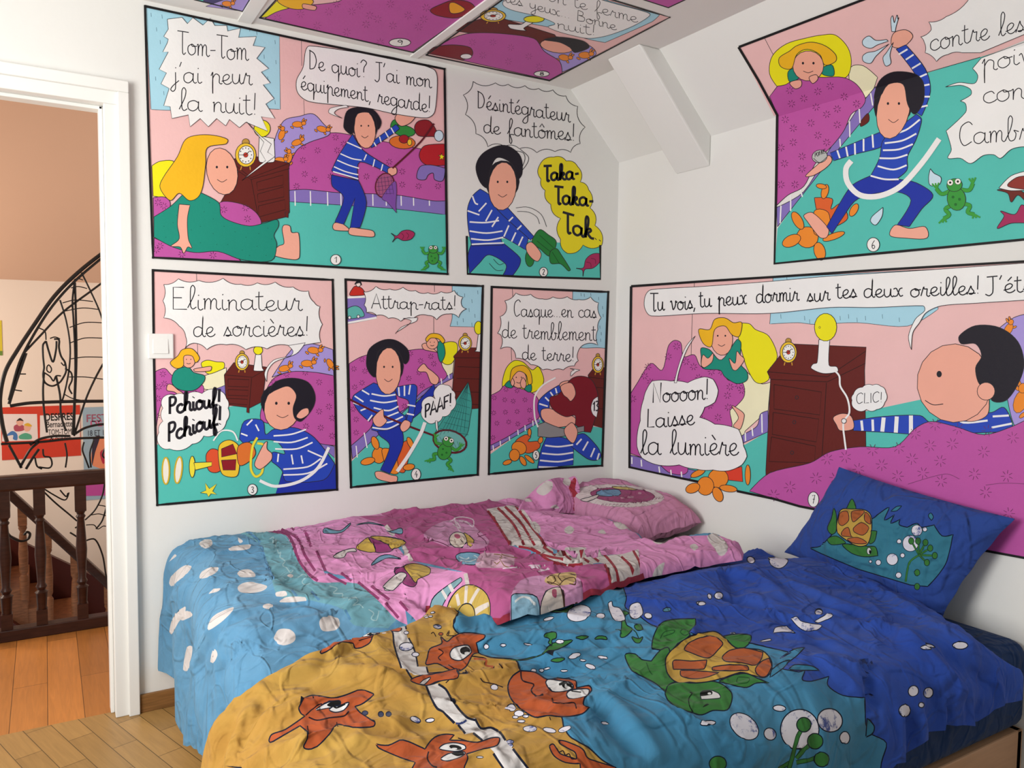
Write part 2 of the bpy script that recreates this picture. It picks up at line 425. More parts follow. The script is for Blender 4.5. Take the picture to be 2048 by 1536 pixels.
def blot(o, name, shapes, yy=YB-0.0046):
    b = MB()
    for i, (h, s) in enumerate(shapes):
        p, c = parse(s); q = herm(p, c, True, 4); pts = [at(x, y, 1, yy-0.0002*i) for x, y in q]
        tr = tessellate_polygon([[Vector((p_[0], p_[2], 0)) for p_ in pts]]); b.add(pts, tr, paint(h))
    return b.build(name, o)
p1 = poster('poster', 'red and white landscape poster reading DESPRES behind the iron sculpture', 1, 815, 162, 911, 'd0402c')
blot(p1, 'picture', [('f2dcd8', '6,828! 74,828! 76,881! 4,883!'), ('b05060', '28,852 40,848 52,856 44,862 30,862'), ('e8b09a', '32,844 38,838 46,840 46,848 38,852'), ('e8b09a', '48,852 56,848 62,854 58,862 50,862'),
    ('e0b030', '48,850 56,846 64,852 58,853'), ('302420', '33,842 40,836 47,842 40,841'), ('4a78b4', '12,872 24,862 34,868 34,880 26,878 26,870'), ('58a888', '38,872 50,866 62,870 62,878 40,878')])
blot(p1, 'title_panel', [('f2e0dc', '80,831! 160,829! 160,874! 80,878!')])
typed(p1, 'lettering', 'DESPRES', 90, 827, 57, 13, '181414', bold=0.02); typed(p1, 'lettering', 'Bernadette', 93, 843, 52, 10, '181414', bold=0.01)
typed(p1, 'lettering', 'TOM-TOM', 96, 859, 47, 9, '181414'); typed(p1, 'lettering', '& NANA', 100, 872, 44, 7, '181414')
p2 = poster('poster', 'grey blue portrait poster with red lettering reading FESTI beside the door frame', 165, 815, 262, 993, '9cb4c4')
blot(p2, 'picture', [('e8906a', '192,880 220,872 260,870 260,932 186,932'), ('b83048', '200,905 212,898 214,915 206,928'), ('4a9a58', '190,958! 262,955! 262,968! 192,968!'), ('c050a0', '168,968! 262,965! 262,990! 169,992!'), ('3a3040', '186,878 200,872 190,905 184,930')])
typed(p2, 'lettering', 'FESTIVAL', 173, 829, 84, 12, 'a05870', bold=0.01); typed(p2, 'lettering', 'DE BD', 181, 842, 54, 9, 'd05080', bold=0.01); typed(p2, 'lettering', '18 ET 19 MAI', 176, 861, 60, 8, '3a3a48')
p3 = poster('poster', 'yellow poster with green lower edge at the far left of the doorway', -60, 640, 5, 711, 'd8c43a')
blot(p3, 'lower_edge', [('6a8a3a', '-60,702! 5,702! 5,711! -60,711!')])
# light switch
sw = empty('light_switch', (-1.955, -0.001, 1.258)); tag(sw, 'square white light switch on the wall beside the door frame', 'light switch')
a = at(295, 667, 1, 0); c = at(347, 717, 1, 0)
b = MB(); b.box((a[0], -0.009, c[2]), (c[0], -0.0005, a[2]), m_trim); b.build('plate', sw, bevel=0.003)
a = at(305, 678, 1, 0); c = at(336, 707, 1, 0)
b = MB(); b.prism([(a[0], -0.013, c[2]), (a[0], -0.010, a[2]), (a[0], -0.008, a[2]), (a[0], -0.008, c[2])], (c[0]-a[0], 0, 0), m_trim); b.build('rocker', sw, bevel=0.001)
# ------------------------------------------------------------ cloth engine: patterned cotton surfaces
rng = np.random.RandomState(7)
_G = rng.rand(64, 64)*2-1
def vnoise(x, y):
    x = np.asarray(x, float); y = np.asarray(y, float)
    xi = np.floor(x).astype(int); yi = np.floor(y).astype(int); fx = x-xi; fy = y-yi
    fx = fx*fx*(3-2*fx); fy = fy*fy*(3-2*fy)
    g = lambda a, c: _G[a % 64, c % 64]
    return (g(xi, yi)*(1-fx)+g(xi+1, yi)*fx)*(1-fy)+(g(xi, yi+1)*(1-fx)+g(xi+1, yi+1)*fx)*fy
def sstep(a, b, x):
    t = np.clip((x-a)/(b-a), 0, 1); return t*t*(3-2*t)
def ridged(x, y, f, warp=0.6, seed=0.0, ang=0.0, st=1.0):
    c, s = math.cos(ang), math.sin(ang)
    X = (c*x+s*y)*f/st+seed; Y = (-s*x+c*y)*f+seed*1.7
    X = X+warp*vnoise(X*0.7+9, Y*0.7); Y = Y+warp*vnoise(X*0.7, Y*0.7+31)
    n = 1-np.abs(vnoise(X, Y))*2.2
    return np.clip(n, -0.4, 1)**2*np.sign(n)
def segdist(P, L):
    d = np.full(len(P), 1e9); L = np.asarray(L)
    for a, c in zip(L[:-1], L[1:]):
        ab = c-a; q = ab@ab
        t = np.clip(((P-a)@ab)/(q+1e-12), 0, 1)
        d = np.minimum(d, ((P-(a+t[:, None]*ab))**2).sum(1))
    return np.sqrt(d)
def inside(P, poly):
    x, y = P[:, 0], P[:, 1]; r = np.zeros(len(P), bool); n = len(poly)
    for i in range(n):
        x1, y1 = poly[i]; x2, y2 = poly[(i+1) % n]
        if y1 == y2: continue
        c = (y1 > y) != (y2 > y)
        r ^= c & (x < (x2-x1)*(y-y1)/(y2-y1)+x1)
    return r
def ribbon(q, wd):
    q = np.asarray(q, float); L = []; Rr = []
    n = len(q)
    for i in range(n):
        t = q[min(i+1, n-1)]-q[max(i-1, 0)]; l = np.linalg.norm(t)
        t = t/l if l > 1e-9 else np.array([1., 0])
        nn = np.array([-t[1], t[0]])*wd/2
        L.append(q[i]+nn); Rr.append(q[i]-nn)
    return np.array(L+Rr[::-1])
def dense(q, step, closed=True):
    q = np.asarray(q, float); out = []; n = len(q)
    for i in range(n if closed else n-1):
        a, c = q[i], q[(i+1) % n]; k = max(1, int(np.linalg.norm(c-a)/step))
        out += [a+(c-a)*t/k for t in range(k)]
    if not closed: out.append(q[-1])
    return np.array(out)
class Cloth:
    def __init__(s, S, u0, u1, v0, v1, base, step=0.012):
        s.S = S; s.r = (u0, u1, v0, v1); s.base = base; s.step = step; s.shapes = []; s.dom = None; s.folds = []
        s.lip = (0.0, 0.0); s.zt = (0, 0, 1); s.grid()
    def pos(s, U, V, lip=False):
        U = np.asarray(U, float); V = np.asarray(V, float)
        P = s.S(U, V); e = 1e-3
        if s.folds or lip:
            nu = s.S(U+e, V)-s.S(U-e, V); nv = s.S(U, V+e)-s.S(U, V-e)
            n = np.cross(nu, nv); n /= np.linalg.norm(n, axis=1)[:, None]+1e-12
            n *= np.sign(((CAM-P)*n).sum(1))[:, None]
            uv = np.stack([U, V], 1); d = np.zeros(len(U))
            for L, amp, wd in s.folds:
                lo, hi = L.min(0)-3*wd, L.max(0)+3*wd
                k = np.where((uv >= lo).all(1) & (uv <= hi).all(1))[0]
                if len(k):
                    x = segdist(uv[k], L)/wd
                    d[k] += amp*np.exp(-x*x)
            P = P+n*d[:, None]
        if s.dom is not None and s.lip[0] > 0:
            uv = np.stack([U, V], 1); x = np.clip(1-segdist(uv, np.vstack([s.dom, s.dom[:1]]))/s.lip[1], 0, 1)
            P[:, 2] -= s.lip[0]*(1-np.sqrt(1-x*x*0.98))
        return P
    def grid(s):
        u0, u1, v0, v1 = s.r; st = s.step
        s.nu = int((u1-u0)/st)+1; s.nv = int((v1-v0)/st)+1
        s.us = np.linspace(u0, u1, s.nu); s.vs = np.linspace(v0, v1, s.nv)
        A, B = np.meshgrid(s.us, s.vs, indexing='ij')
        P = s.pos(A.ravel(), B.ravel())
        tr = []
        for i in range(s.nu-1):
            k = i*s.nv+np.arange(s.nv-1)
            tr.append(np.stack([k, k+s.nv, k+1], 1)); tr.append(np.stack([k+1, k+s.nv, k+s.nv+1], 1))
        s.tr = np.vstack(tr); s.P = P; s.UV = np.stack([A.ravel(), B.ravel()], 1)
        s.bvh = BVHTree.FromPolygons([tuple(p) for p in P], s.tr.tolist(), all_triangles=True)
    def uv(s, q):
        out = []
        for x, y in q:
            d = Vector(ray(x, y)).normalized()
            loc, nn, i, dist = s.bvh.ray_cast(Vector(CAM), d)
            if loc is None:
                loc, nn, i, dist = s.bvh.find_nearest(Vector(at(x, y, 2, 0.55)))
            a, b_, c = s.tr[i]; p = np.array(loc); A, B, C_ = s.P[a], s.P[b_], s.P[c]
            v0, v1, v2 = B-A, C_-A, p-A
            d00, d01, d11, d20, d21 = v0@v0, v0@v1, v1@v1, v2@v0, v2@v1
            dn = d00*d11-d01*d01+1e-18
            w1 = (d11*d20-d01*d21)/dn; w2 = (d00*d21-d01*d20)/dn
            out.append(s.UV[a]*(1-w1-w2)+s.UV[b_]*w1+s.UV[c]*w2)
        return np.array(out)
    def z(s, ox, oy, k): s.zt = (ox, oy, k); return s
    def px(s, txt, closed, n=4):
        p, c = parse(txt); q = herm(p, c, closed, n)
        return np.asarray(q)/s.zt[2]+np.array(s.zt[:2])
    def f(s, h, txt, ol=0.0, oc='1a2238', mat=None):
        q = s.px(txt, True); u = s.uv(dense(q, 7))
        s.shapes.append((mat or (speckled() if not h else cloth(h)), u))
        if ol: s.l(oc, ol, txt, closed=True)
        return s
    def l(s, h, wd, txt, closed=False):
        q = s.px(txt, closed)
        if closed: q = np.vstack([q, q[:1]])
        q = dense(q, 7, False)
        s.shapes.append((cloth(h), s.uv(ribbon(q, wd)))); return s
    def e(s, h, cx, cy, rx, ry, ang=0.0, ol=0.0, oc='1a2238', mat=None):
        a = math.radians(ang); pts = ' '.join('%.1f,%.1f' % (cx+rx*math.cos(t)*math.cos(a)-ry*math.sin(t)*math.sin(a), cy+rx*math.cos(t)*math.sin(a)+ry*math.sin(t)*math.cos(a))
                       for t in np.linspace(0, 2*math.pi, 11)[:-1])
        return s.f(h, pts, ol, oc, mat)
    def fold(s, amp, wd, *txts):
        for t in txts:
            s._pend = getattr(s, '_pend', []); s._pend.append((s.uv(dense(s.px(t, False), 9, False)), amp, wd))
    def commit(s):
        s.folds = list(getattr(s, '_pend', [])); s.grid()
    def build(s, name, parent=None, thick=0.0):
        u0, u1, v0, v1 = s.r
        A, B = np.meshgrid(s.us, s.vs, indexing='ij')
        G = np.stack([A.ravel(), B.ravel()], 1)
        jit = (rng.rand(len(G), 2)-0.5)*s.step*0.35
        bd = (G[:, 0] < u0+1e-6) | (G[:, 0] > u1-1e-6) | (G[:, 1] < v0+1e-6) | (G[:, 1] > v1-1e-6)
        G = G+jit*(~bd)[:, None]
        if s.dom is not None: G = G[inside(G, s.dom)]
        pts = [G]; edges = []; k = len(G)
        loops = [u for m_, u in s.shapes]+([s.dom] if s.dom is not None else [])
        for u in loops:
            n = len(u); pts.append(u)
            for i in range(n):
                j = (i+1) % n
                if np.abs(u[i]-u[j]).max() < 0.09 or (s.dom is not None and u is s.dom): edges.append((k+i, k+j))
            k += n
        P = np.vstack(pts)
        r = delaunay_2d_cdt([Vector(p) for p in P], edges, [], 0, 1e-5, False)
        V = np.array([p[:] for p in r[0]]); T = np.array(r[2])
        C_ = V[T].mean(1)
        if s.dom is not None:
            keep = inside(C_, s.dom); T = T[keep]; C_ = C_[keep]
        mats = [cloth(s.base)]; mi = np.zeros(len(T), int)
        for mt, u in s.shapes:
            if mt not in mats: mats.append(mt)
            lo, hi = u.min(0), u.max(0)
            kk = np.where((C_ >= lo).all(1) & (C_ <= hi).all(1))[0]
            if len(kk):
                kk = kk[inside(C_[kk], u)]; mi[kk] = mats.index(mt)
        W = s.pos(V[:, 0], V[:, 1], True)
        me = bpy.data.meshes.new(name); me.from_pydata(W.tolist(), [], T.tolist())
        for mt in mats: me.materials.append(mt)
        me.polygons.foreach_set('material_index', mi.tolist())
        me.polygons.foreach_set('use_smooth', [True]*len(T)); me.update()
        bm = bmesh.new(); bm.from_mesh(me)
        bmesh.ops.delete(bm, geom=[v for v in bm.verts if not v.link_faces], context='VERTS')
        bmesh.ops.recalc_face_normals(bm, faces=bm.faces); bm.to_mesh(me); bm.free()
        o = link(name, me, parent)
        if thick:
            sm = o.modifiers.new('thickness', 'SOLIDIFY'); sm.thickness = thick; sm.offset = 0
        return o

# ------------------------------------------------------------ beds
m_bedwood = mottled('pale_bed_wood', 'b08a6a', var=0.25, scale=5, rough=0.5, stretch=(2, 25, 25))
m_navy = cloth('1e3c70'); m_matt = cloth('d8d4cc')
def bed(label, y0, y1, sheet):
    o = empty('bed_frame', (-1.0, (y0+y1)/2, 0)); tag(o, label, 'bed')
    for yy in (y1, y0-0.03):
        b = MB(); b.box((-1.92, yy, 0.13), (-0.016, yy+0.03, 0.25), m_bedwood); b.build('side_rail', o, bevel=0.004)
    for xx in (-1.93, -0.045):
        b = MB(); b.box((xx, y1, 0.13), (xx+0.025, y0, 0.25), m_bedwood); b.build('end_rail', o, bevel=0.004)
    for xx in (-1.89, -0.08):
        for yy in (y1+0.04, y0-0.04):
            b = MB(); b.lathe((xx, yy, 0), [(0.022, 0), (0.03, 0.02), (0.032, 0.15)], m_bedwood); b.build('leg', o, smooth=True)
    b = MB()
    for k in range(11): b.box((-1.88+k*0.175, y1+0.03, 0.225), (-1.81+k*0.175, y0-0.03, 0.245), m_bedwood)
    b.build('slats', o)
    return o
def mattress(label, name, y0, y1, mat, z1=0.495):
    b = MB(); b.box((-1.91, y1+0.004, 0.252), (-0.003, y0-0.004, z1), mat)
    me_o = b.build(name); tag(me_o, label, 'mattress')
    bv = me_o.modifiers.new('round', 'BEVEL'); bv.width = 0.045; bv.segments = 5
    for p in me_o.data.polygons: p.use_smooth = True
    return me_o
bed('pale wooden bed frame along the wall with the comic panels, under the pink duvet', -0.02, -0.90, None)
bed('pale wooden bed frame with a bare side rail under the navy sheet at lower right', -0.93, -1.835, None)
mattress('pale mattress against the left wall, hidden under the pink and blue duvet', 'mattress', -0.02, -0.90, m_matt)
mattress('mattress in a navy blue fitted sheet under the turtle duvet', 'mattress', -0.93, -1.845, m_navy)

# pillow with its own print
def pillow_S(C, Uv, Vv, T, n, pinch=0.05, k=3.2, q=0.62):
    C, Uv, Vv, n = map(lambda q: np.array(q, float), (C, Uv, Vv, n))
    def S(u, v):
        uu = u*(1-pinch*(1-v*v)); vv = v*(1-pinch*(1-u*u))
        t = T*np.clip((1-np.abs(u)**k), 0, 1)**q*np.clip((1-np.abs(v)**k), 0, 1)**q
        t = t+np.sign(T)*(0.009*ridged(u*0.3, v*0.3, 7, seed=3)+0.004*ridged(u*0.3, v*0.3, 19, seed=6)+0.012*vnoise(u*1.6+3, v*1.6))*np.clip(t/T, 0, 1)
        edge = np.maximum(np.abs(u), np.abs(v))**8
        t = t+edge*0.003*np.sin(u*17+v*13)
        return C+uu[:, None]*Uv+vv[:, None]*Vv+t[:, None]*n
    return S
def pillow(name, label, C, Uv, Vv, T, n, base, decorate, shape=(0.05, 3.2, 0.62)):
    S = pillow_S(C, Uv, Vv, T, n, *shape); Sb = pillow_S(C, Uv, Vv, -T*0.55, n, *shape)
    c = Cloth(S, -1, 1, -1, 1, base, step=0.03); decorate(c)
    o = c.build(name); tag(o, label, 'pillow')
    c2 = Cloth(Sb, -1, 1, -1, 1, base, step=0.05); q = c2.build('back', None)
    bm = bmesh.new(); bm.from_mesh(o.data); bm.from_mesh(q.data)
    bmesh.ops.remove_doubles(bm, verts=bm.verts, dist=0.0005)
    bmesh.ops.recalc_face_normals(bm, faces=bm.faces); bm.to_mesh(o.data); bm.free()
    bpy.data.objects.remove(q)
    return o
def deco_turtle(c):
    c.z(1400, 920, 3.16)
    c.f('3a8ca8', '700,560 760,545 900,420 1090,370 1130,340 1195,300 1165,380 1230,345! 1205,400 1265,375! 1260,410 1310,425! 1370,400 1400,425 1480,410! 1530,480 1600,470! 1560,640 1510,720 1440,800! 1330,790! 1000,690!', 2.0)
    c.f('3a8ca8', '1205,325! 1240,295 1275,290! 1245,320', 1.6).f('3a8ca8', '1445,345 1460,335 1475,360 1463,382! 1445,360', 1.6)
    c.f('3f8a3a', '925,310! 960,245 985,310', 1.6).f('3f8a3a', '845,305 862,350 860,450 830,470 805,430 830,370', 1.6).f('3f8a3a', '805,500 860,480 920,520 900,530 830,535', 1.5)
    c.f('3f8a3a', '930,530 1060,545 1110,550 1125,605! 1040,612 960,590 900,540', 1.6).f('3f8a3a', '1060,500! 1080,450 1118,450! 1105,510 1075,530', 1.6)
    c.f('dcb044', '890,315 960,310 1040,315 1080,350 1085,440 1060,530 1000,545 930,510 870,460 865,400', 1.8)
    for t in ('885,335 930,325 940,380 900,415 875,395', '960,325 1040,322 1000,370 965,390', '1045,330 1075,360 1078,405 1040,380', '970,430 1020,395 1068,430 1030,475 975,455', '895,455 935,425 955,480 975,485 900,480', '930,500 1000,490 1055,525 980,528'):
        c.f('cc6a34', t, 1.4)
    c.e('f0f0f0', 1068, 575, 14, 22, 0, 1.2).e('101010', 1074, 580, 6, 12)
    for x, y, r in ((1370, 445, 34), (1421, 438, 14), (1330, 527, 50), (1258, 514, 14), (1215, 628, 36), (1280, 603, 14), (1127, 648, 17), (1077, 642, 9), (1255, 728, 18)):
        c.e('', x, y, r, r*1.02, 0, 1.3, mat=speckled())
    for t in ('1385,600 1330,640 1310,700 1300,770', '1385,600 1345,530', '1385,600 1380,520', '1385,600 1420,530', '1385,600 1450,560', '1385,600 1475,605', '1385,600 1430,645'): c.l('1f5a2a', 4.2, t).l('3f8a3a', 2.4, t)
    for x, y in ((1335, 512), (1378, 512), (1425, 522), (1455, 557), (1484, 604), (1434, 648), (1372, 712), (1372, 800)): c.e('3f8a3a', x, y, 17, 21, 0, 1.2)
tl, tr_, bl, br = at(1684, 930, 0, -0.045), at(2022, 1042, 0, -0.045), at(1565, 1108, 0, -0.13), at(1888, 1236, 0, -0.13)
Cc = (tl+tr_+bl+br)/4; Uu = ((tr_-tl)+(br-bl))/4; Vq = ((bl-tl)+(br-tr_))/4
nn = np.cross(Uu, Vq); nn /= np.linalg.norm(nn); nn = nn if nn[0] < 0 else -nn
pillow('pillow', 'royal blue pillow printed with a turtle, leaning against the right wall', Cc, Uu, Vq, 0.075, nn, '3558b8', deco_turtle)
def deco_pink(c):
    c.z(1000, 940, 3.793)
    c.e('e6d8d8', 900, 195, 345, 84, 3, 1.0, 'c8a8b0').e('b05080', 930, 190, 245, 56, 3, 1.0, '803060')
    c.f('78a8d0', '735,165 800,150 900,150 915,185 830,200 740,190', 1.2).f('e8dcd8', '610,225 680,205 745,185 735,210 660,240', 1.2).f('d8c070', '850,125 960,130 1040,150 960,150 870,140', 1.0)
    c.e('c890a8', 990, 205, 26, 8).e('c890a8', 930, 212, 16, 6).e('c890a8', 1060, 175, 14, 8)
    for x in range(770, 980, 28): c.l('a06a88', 1.0, '%d,268 %d,258 %d,262' % (x, x+10, x+18))
    for x in range(1060, 1230, 28): c.l('a06a88', 1.0, '%d,%d %d,%d %d,%d' % (x, 258-(x-1060)*0.25, x+10, 246-(x-1060)*0.25, x+18, 250-(x-1060)*0.25))
pillow('pillow', 'pink pillow with a magenta oval print lying in the corner of the room', (-0.205, -0.325, 0.563), (0.0, -0.29, -0.02), (0.18, 0.0, 0.022), 0.088, (-0.1, 0.03, 0.99), 'e898c4', deco_pink, (0.03, 5.0, 0.48))

# duvets
def crease(x, y, f, w, seed, ang, st):
    """thin winding ridges, like the creases of crumpled cotton"""
    c, s = math.cos(ang), math.sin(ang)
    X = (c*x+s*y)*f/st+seed; Y = (-s*x+c*y)*f+seed*1.3
    X = X+0.5*vnoise(X*0.8+5, Y*0.8); Y = Y+0.5*vnoise(X*0.8, Y*0.8+17)
    return np.exp(-(vnoise(X, Y)/w)**2)*sstep(-0.3, 0.4, vnoise(X*0.6+40, Y*0.6+3))
def fold_over(s, r):
    """distance s past the start of the bend -> (run, drop)"""
    s = np.maximum(s, 0); th = np.minimum(s/r, 1.55)
    ex = np.maximum(s-1.55*r, 0)
    return r*np.sin(th)+ex*math.cos(1.55), r*(1-np.cos(th))+ex*math.sin(1.55)
def S_pink(u, v):
    run, drop = fold_over(-1.84-u, 0.115)
    x = np.maximum(u, -1.84)-run; y = -v
    z = 0.593+0.014*vnoise(u*2.3+4, v*2.3)+0.013*ridged(u, v, 5.2, 0.8, 2.0, 0.5, 1.8)+0.008*ridged(u, v, 11, 0.9, 5.0, -0.4, 1.5)+0.0022*ridged(u, v, 23, 0.9, 4.0, 0.8, 1.8)
    z = z+0.008*crease(u, v, 5.0, 0.16, 3.0, 0.3, 2.2)+0.005*crease(u, v, 9.0, 0.2, 11.0, -0.7, 1.8)
    over = sstep(0.80, 0.98, v)*sstep(-1.50, -1.28, u)
    z = z+over*0.05-0.10*sstep(0.93, 1.2, v)*(1-sstep(-1.55, -1.3, u))
    z = z+0.02*sstep(-0.6, -0.2, u)*sstep(0.5, 0.8, v)-0.03*sstep(-0.45, -0.05, u)*sstep(0.9, 0.5, v)*0.3
    hang = np.clip(drop/0.3, 0, 1)
    x = x-hang*(0.026*np.sin(v*17+3*vnoise(v*3, u*2))+0.012*vnoise(v*22, u*2)-0.014)-0.004*ridged(u, v, 9, 0.5, 3)*hang
    z = z-drop
    return np.stack([x, y, z], 1)
def S_turtle(u, v):
    ru, du = fold_over(-1.86-u, 0.165)
    rv, dv = fold_over(v-1.765, 0.11)
    x = np.maximum(u, -1.86)-ru; y = -(np.minimum(v, 1.765)+rv)
    z = 0.622-0.05*sstep(0.9, 1.75, v)+0.014*vnoise(u*2.1, v*2.1+7)+0.014*ridged(u, v, 4.4, 0.8, 1.0, 0.9, 2.0)+0.0085*ridged(u, v, 9.5, 0.9, 8.0, 0.3, 1.6)+0.0022*ridged(u, v, 21, 0.9, 2.0, -0.3, 1.8)
    z = z-0.075*sstep(1.28, 1.05, v)*sstep(-1.50, -1.28, u)-0.025*sstep(-0.5, 0.0, u)
    z = z+0.009*crease(u, v, 4.5, 0.15, 6.0, 0.8, 2.4)+0.006*crease(u, v, 8.0, 0.2, 14.0, 0.2, 2.0)-0.012*sstep(-1.5, -1.95, u)
    drop = np.sqrt(du*du+dv*dv)
    hu = np.clip(du/0.25, 0, 1); hv = np.clip(dv/0.2, 0, 1)
    x = x-hu*(0.018*np.sin(v*22+vnoise(v*4, u)*4)+0.012*vnoise(v*17, u*2)+0.008*vnoise(v*40, u*3))
    y = y-hv*(0.016*np.sin(u*24+4*vnoise(u*5, v))+0.010*vnoise(u*16, v*3+5)+0.008*vnoise(u*38, v*3))
    return np.stack([x, y, z-drop], 1)
W = 'white'
pk = Cloth(S_pink, -2.62, -0.0, 0.004, 1.42, '5a9cca', step=0.0095)
pk.z(310, 1000, 3.84)
pk.fold(0.012, 0.022, '460,1000 560,920 760,860 1000,830 1300,860', '300,1290 360,1150 440,1010 600,930', '880,600 1000,720 1200,770 1500,790', '400,1250 520,1050 700,960', '90,900 140,760 260,640', '600,300 760,330 900,330')
pk.fold(-0.014, 0.02, '340,1300 400,1180 480,1080', '480,1330 560,1200 720,1120 900,1090', '980,830 1160,800 1400,880')
pk.z(760, 940, 4.042)
pk.fold(0.014, 0.02, '250,480 420,580 640,610 900,640', '180,740 400,720 700,790 1000,780', '0,940 250,740 330,730', '700,820 1000,790 1360,780 1700,740', '1060,600 1300,600 1500,640', '1000,640 1180,640 1380,740')
pk.fold(-0.018, 0.02, '160,960 300,1040 420,1080 600,1090', '250,650 420,680 640,690 860,670', '860,620 1060,640 1250,700 1500,760', '1500,680 1700,690 1900,640')
pk.commit()
dm = [(-2.33, 0.006), (-2.0, 0.006), (-1.2, 0.006), (-0.40, 0.006)]
edge = pk.uv([(1040, 1010), (1100, 1018), (1171, 1023), (1232, 1034), (1280, 1058), (1320, 1078), (1369, 1071), (1432, 1064), (1472, 1070), (1488, 1083), (1486, 1096), (1440, 1103), (1370, 1116), (1290, 1131), (1227, 1151), (1158, 1176), (1074, 1200), (1000, 1219), (970, 1221), (930, 1213), (880, 1199), (850, 1200)])
dm += [tuple(q) for q in edge] + [(-1.42, 1.12), (-1.7, 1.30), (-2.0, 1.38), (-2.28, 1.38), (-2.30, 1.0), (-2.35, 0.5)]
pk.dom = dense(np.array(dm), 0.02)
pk.lip = (0.045, 0.045)
pk.shapes.append((cloth('fa9edc'), np.array([(-1.60, 0.0), (0.0, 0.0), (0.0, 0.5), (-1.60, 0.4)])))
pk.shapes.append((cloth('c85a98'), np.array([(-1.17, 0.0), (-0.66, 0.0), (-0.66, 0.3), (-1.17, 0.3)])))
pk.z(310, 1000, 3.84)
pk.f('72b4c6', '630,240 760,228 830,238 1000,265 1080,430 1160,560 1250,632 1550,640 1700,760 1860,915! 1790,985! 1540,965 1470,890 1430,830 1150,765 950,740 900,620 850,480 790,330')
for t in ('700,235 800,320 850,470 910,610', '1050,690 1090,740', '1200,700 1260,770', '1460,840 1500,920'): pk.l('5c9ccc', 5, t)
pk.f('fa9edc', '820,215! 1020,180 1250,180! 1300,560 1560,610 1720,680 1920,830! 1940,960! 1850,915 1700,760 1550,640 1250,632 1160,560 1080,430 1000,265')
pk.f('fa9edc', '1090,190! 1300,170 1690,135! 1800,260 1850,380 1930,560! 2100,700! 2100,1040! 1940,860 1720,690 1560,615 1320,545 1240,390')
for t in ('830,230 1010,262 1060,330 1100,450 1170,555 1250,620', '905,195 1090,290 1150,420 1230,545', '1010,190 1070,230', '1150,230 1200,360', '1240,390 1310,545', '1330,570 1470,645', '1430,560 1510,620', '1560,630 1720,760', '1660,660 1800,765', '1770,790 1870,905', '1880,780 1940,850'):
    pk.l('a8407c', 5.5, t)
pk.z(760, 940, 4.042)
pk.f('fa9edc', '-400,360! 0,480 260,735 700,830! 730,930! 540,1040 560,1110 400,1080 160,990 0,940 -150,850 -300,700')
pk.f('c85a98', '-170,372! 10,370 230,375 450,380 600,340 720,305 870,315! 960,440 1050,600 1220,660 1400,740 1500,770 1810,755! 1880,890! 1650,985 1300,1080 1060,1120 880,1180! 870,1010 720,920! 700,830! 450,770 260,735! 180,590 0,430 -100,400')
for t in ('45,450 110,530', '180,600 255,735', '690,835 708,925'): pk.l('e8dcd8', 8, t)
pk.f('e6deda', '860,315! 1130,272! 1230,420 1350,610 1540,690 1640,700 1960,680! 2090,640! 2120,800! 1890,890! 1810,755 1640,770 1510,775 1400,730 1200,640 1050,610! 960,450')
for t in ('870,330 950,440 1050,605', '950,305 1080,440 1165,608', '1010,295 1140,430 1250,608', '1090,280 1200,430 1350,615', '1120,620 1220,640 1370,730 1510,770', '1220,630 1330,690 1480,720', '1320,620 1420,690', '1440,635 1545,730', '1620,700 1690,745', '1710,695 1770,740', '1810,680 1880,760 1940,855', '1815,760 1880,885', '1950,700 2050,790', '2040,640 2110,760', '1520,770 1640,760'):
    pk.l('b42c3c', 5, t)
pk.f('f89cda', '1135,275! 1300,275 1650,320! 1900,420 2150,545! 2900,520! 2980,600! 2960,680! 2500,780! 2110,860! 2090,640! 1960,680! 1640,695 1540,690 1350,612! 1230,420')
for t in ('1540,335 1580,325 1628,335 1615,355 1560,355', '1885,400 1900,365 1960,385 2030,440 1960,480 1900,450', '1490,480 1530,450 1570,480 1545,515 1505,510', '1760,505 1800,480 1825,515', '1215,440 1250,415 1295,460 1290,510 1260,500', '1490,640 1580,625 1670,630 1620,665 1540,665'): pk.f('e6deda', t)
pk.z(1000, 940, 3.793)
for t in ('1160,540 1200,530 1240,550 1200,562', '1440,575 1480,560 1505,590 1470,610', '1575,500 1640,480 1730,580 1660,610 1590,550', '1160,710 1250,680 1200,720'): pk.f('e6deda', t)
pk.shapes.append((cloth('b4344a'), dense(ribbon(edge[13:], 0.011), 0.02)))
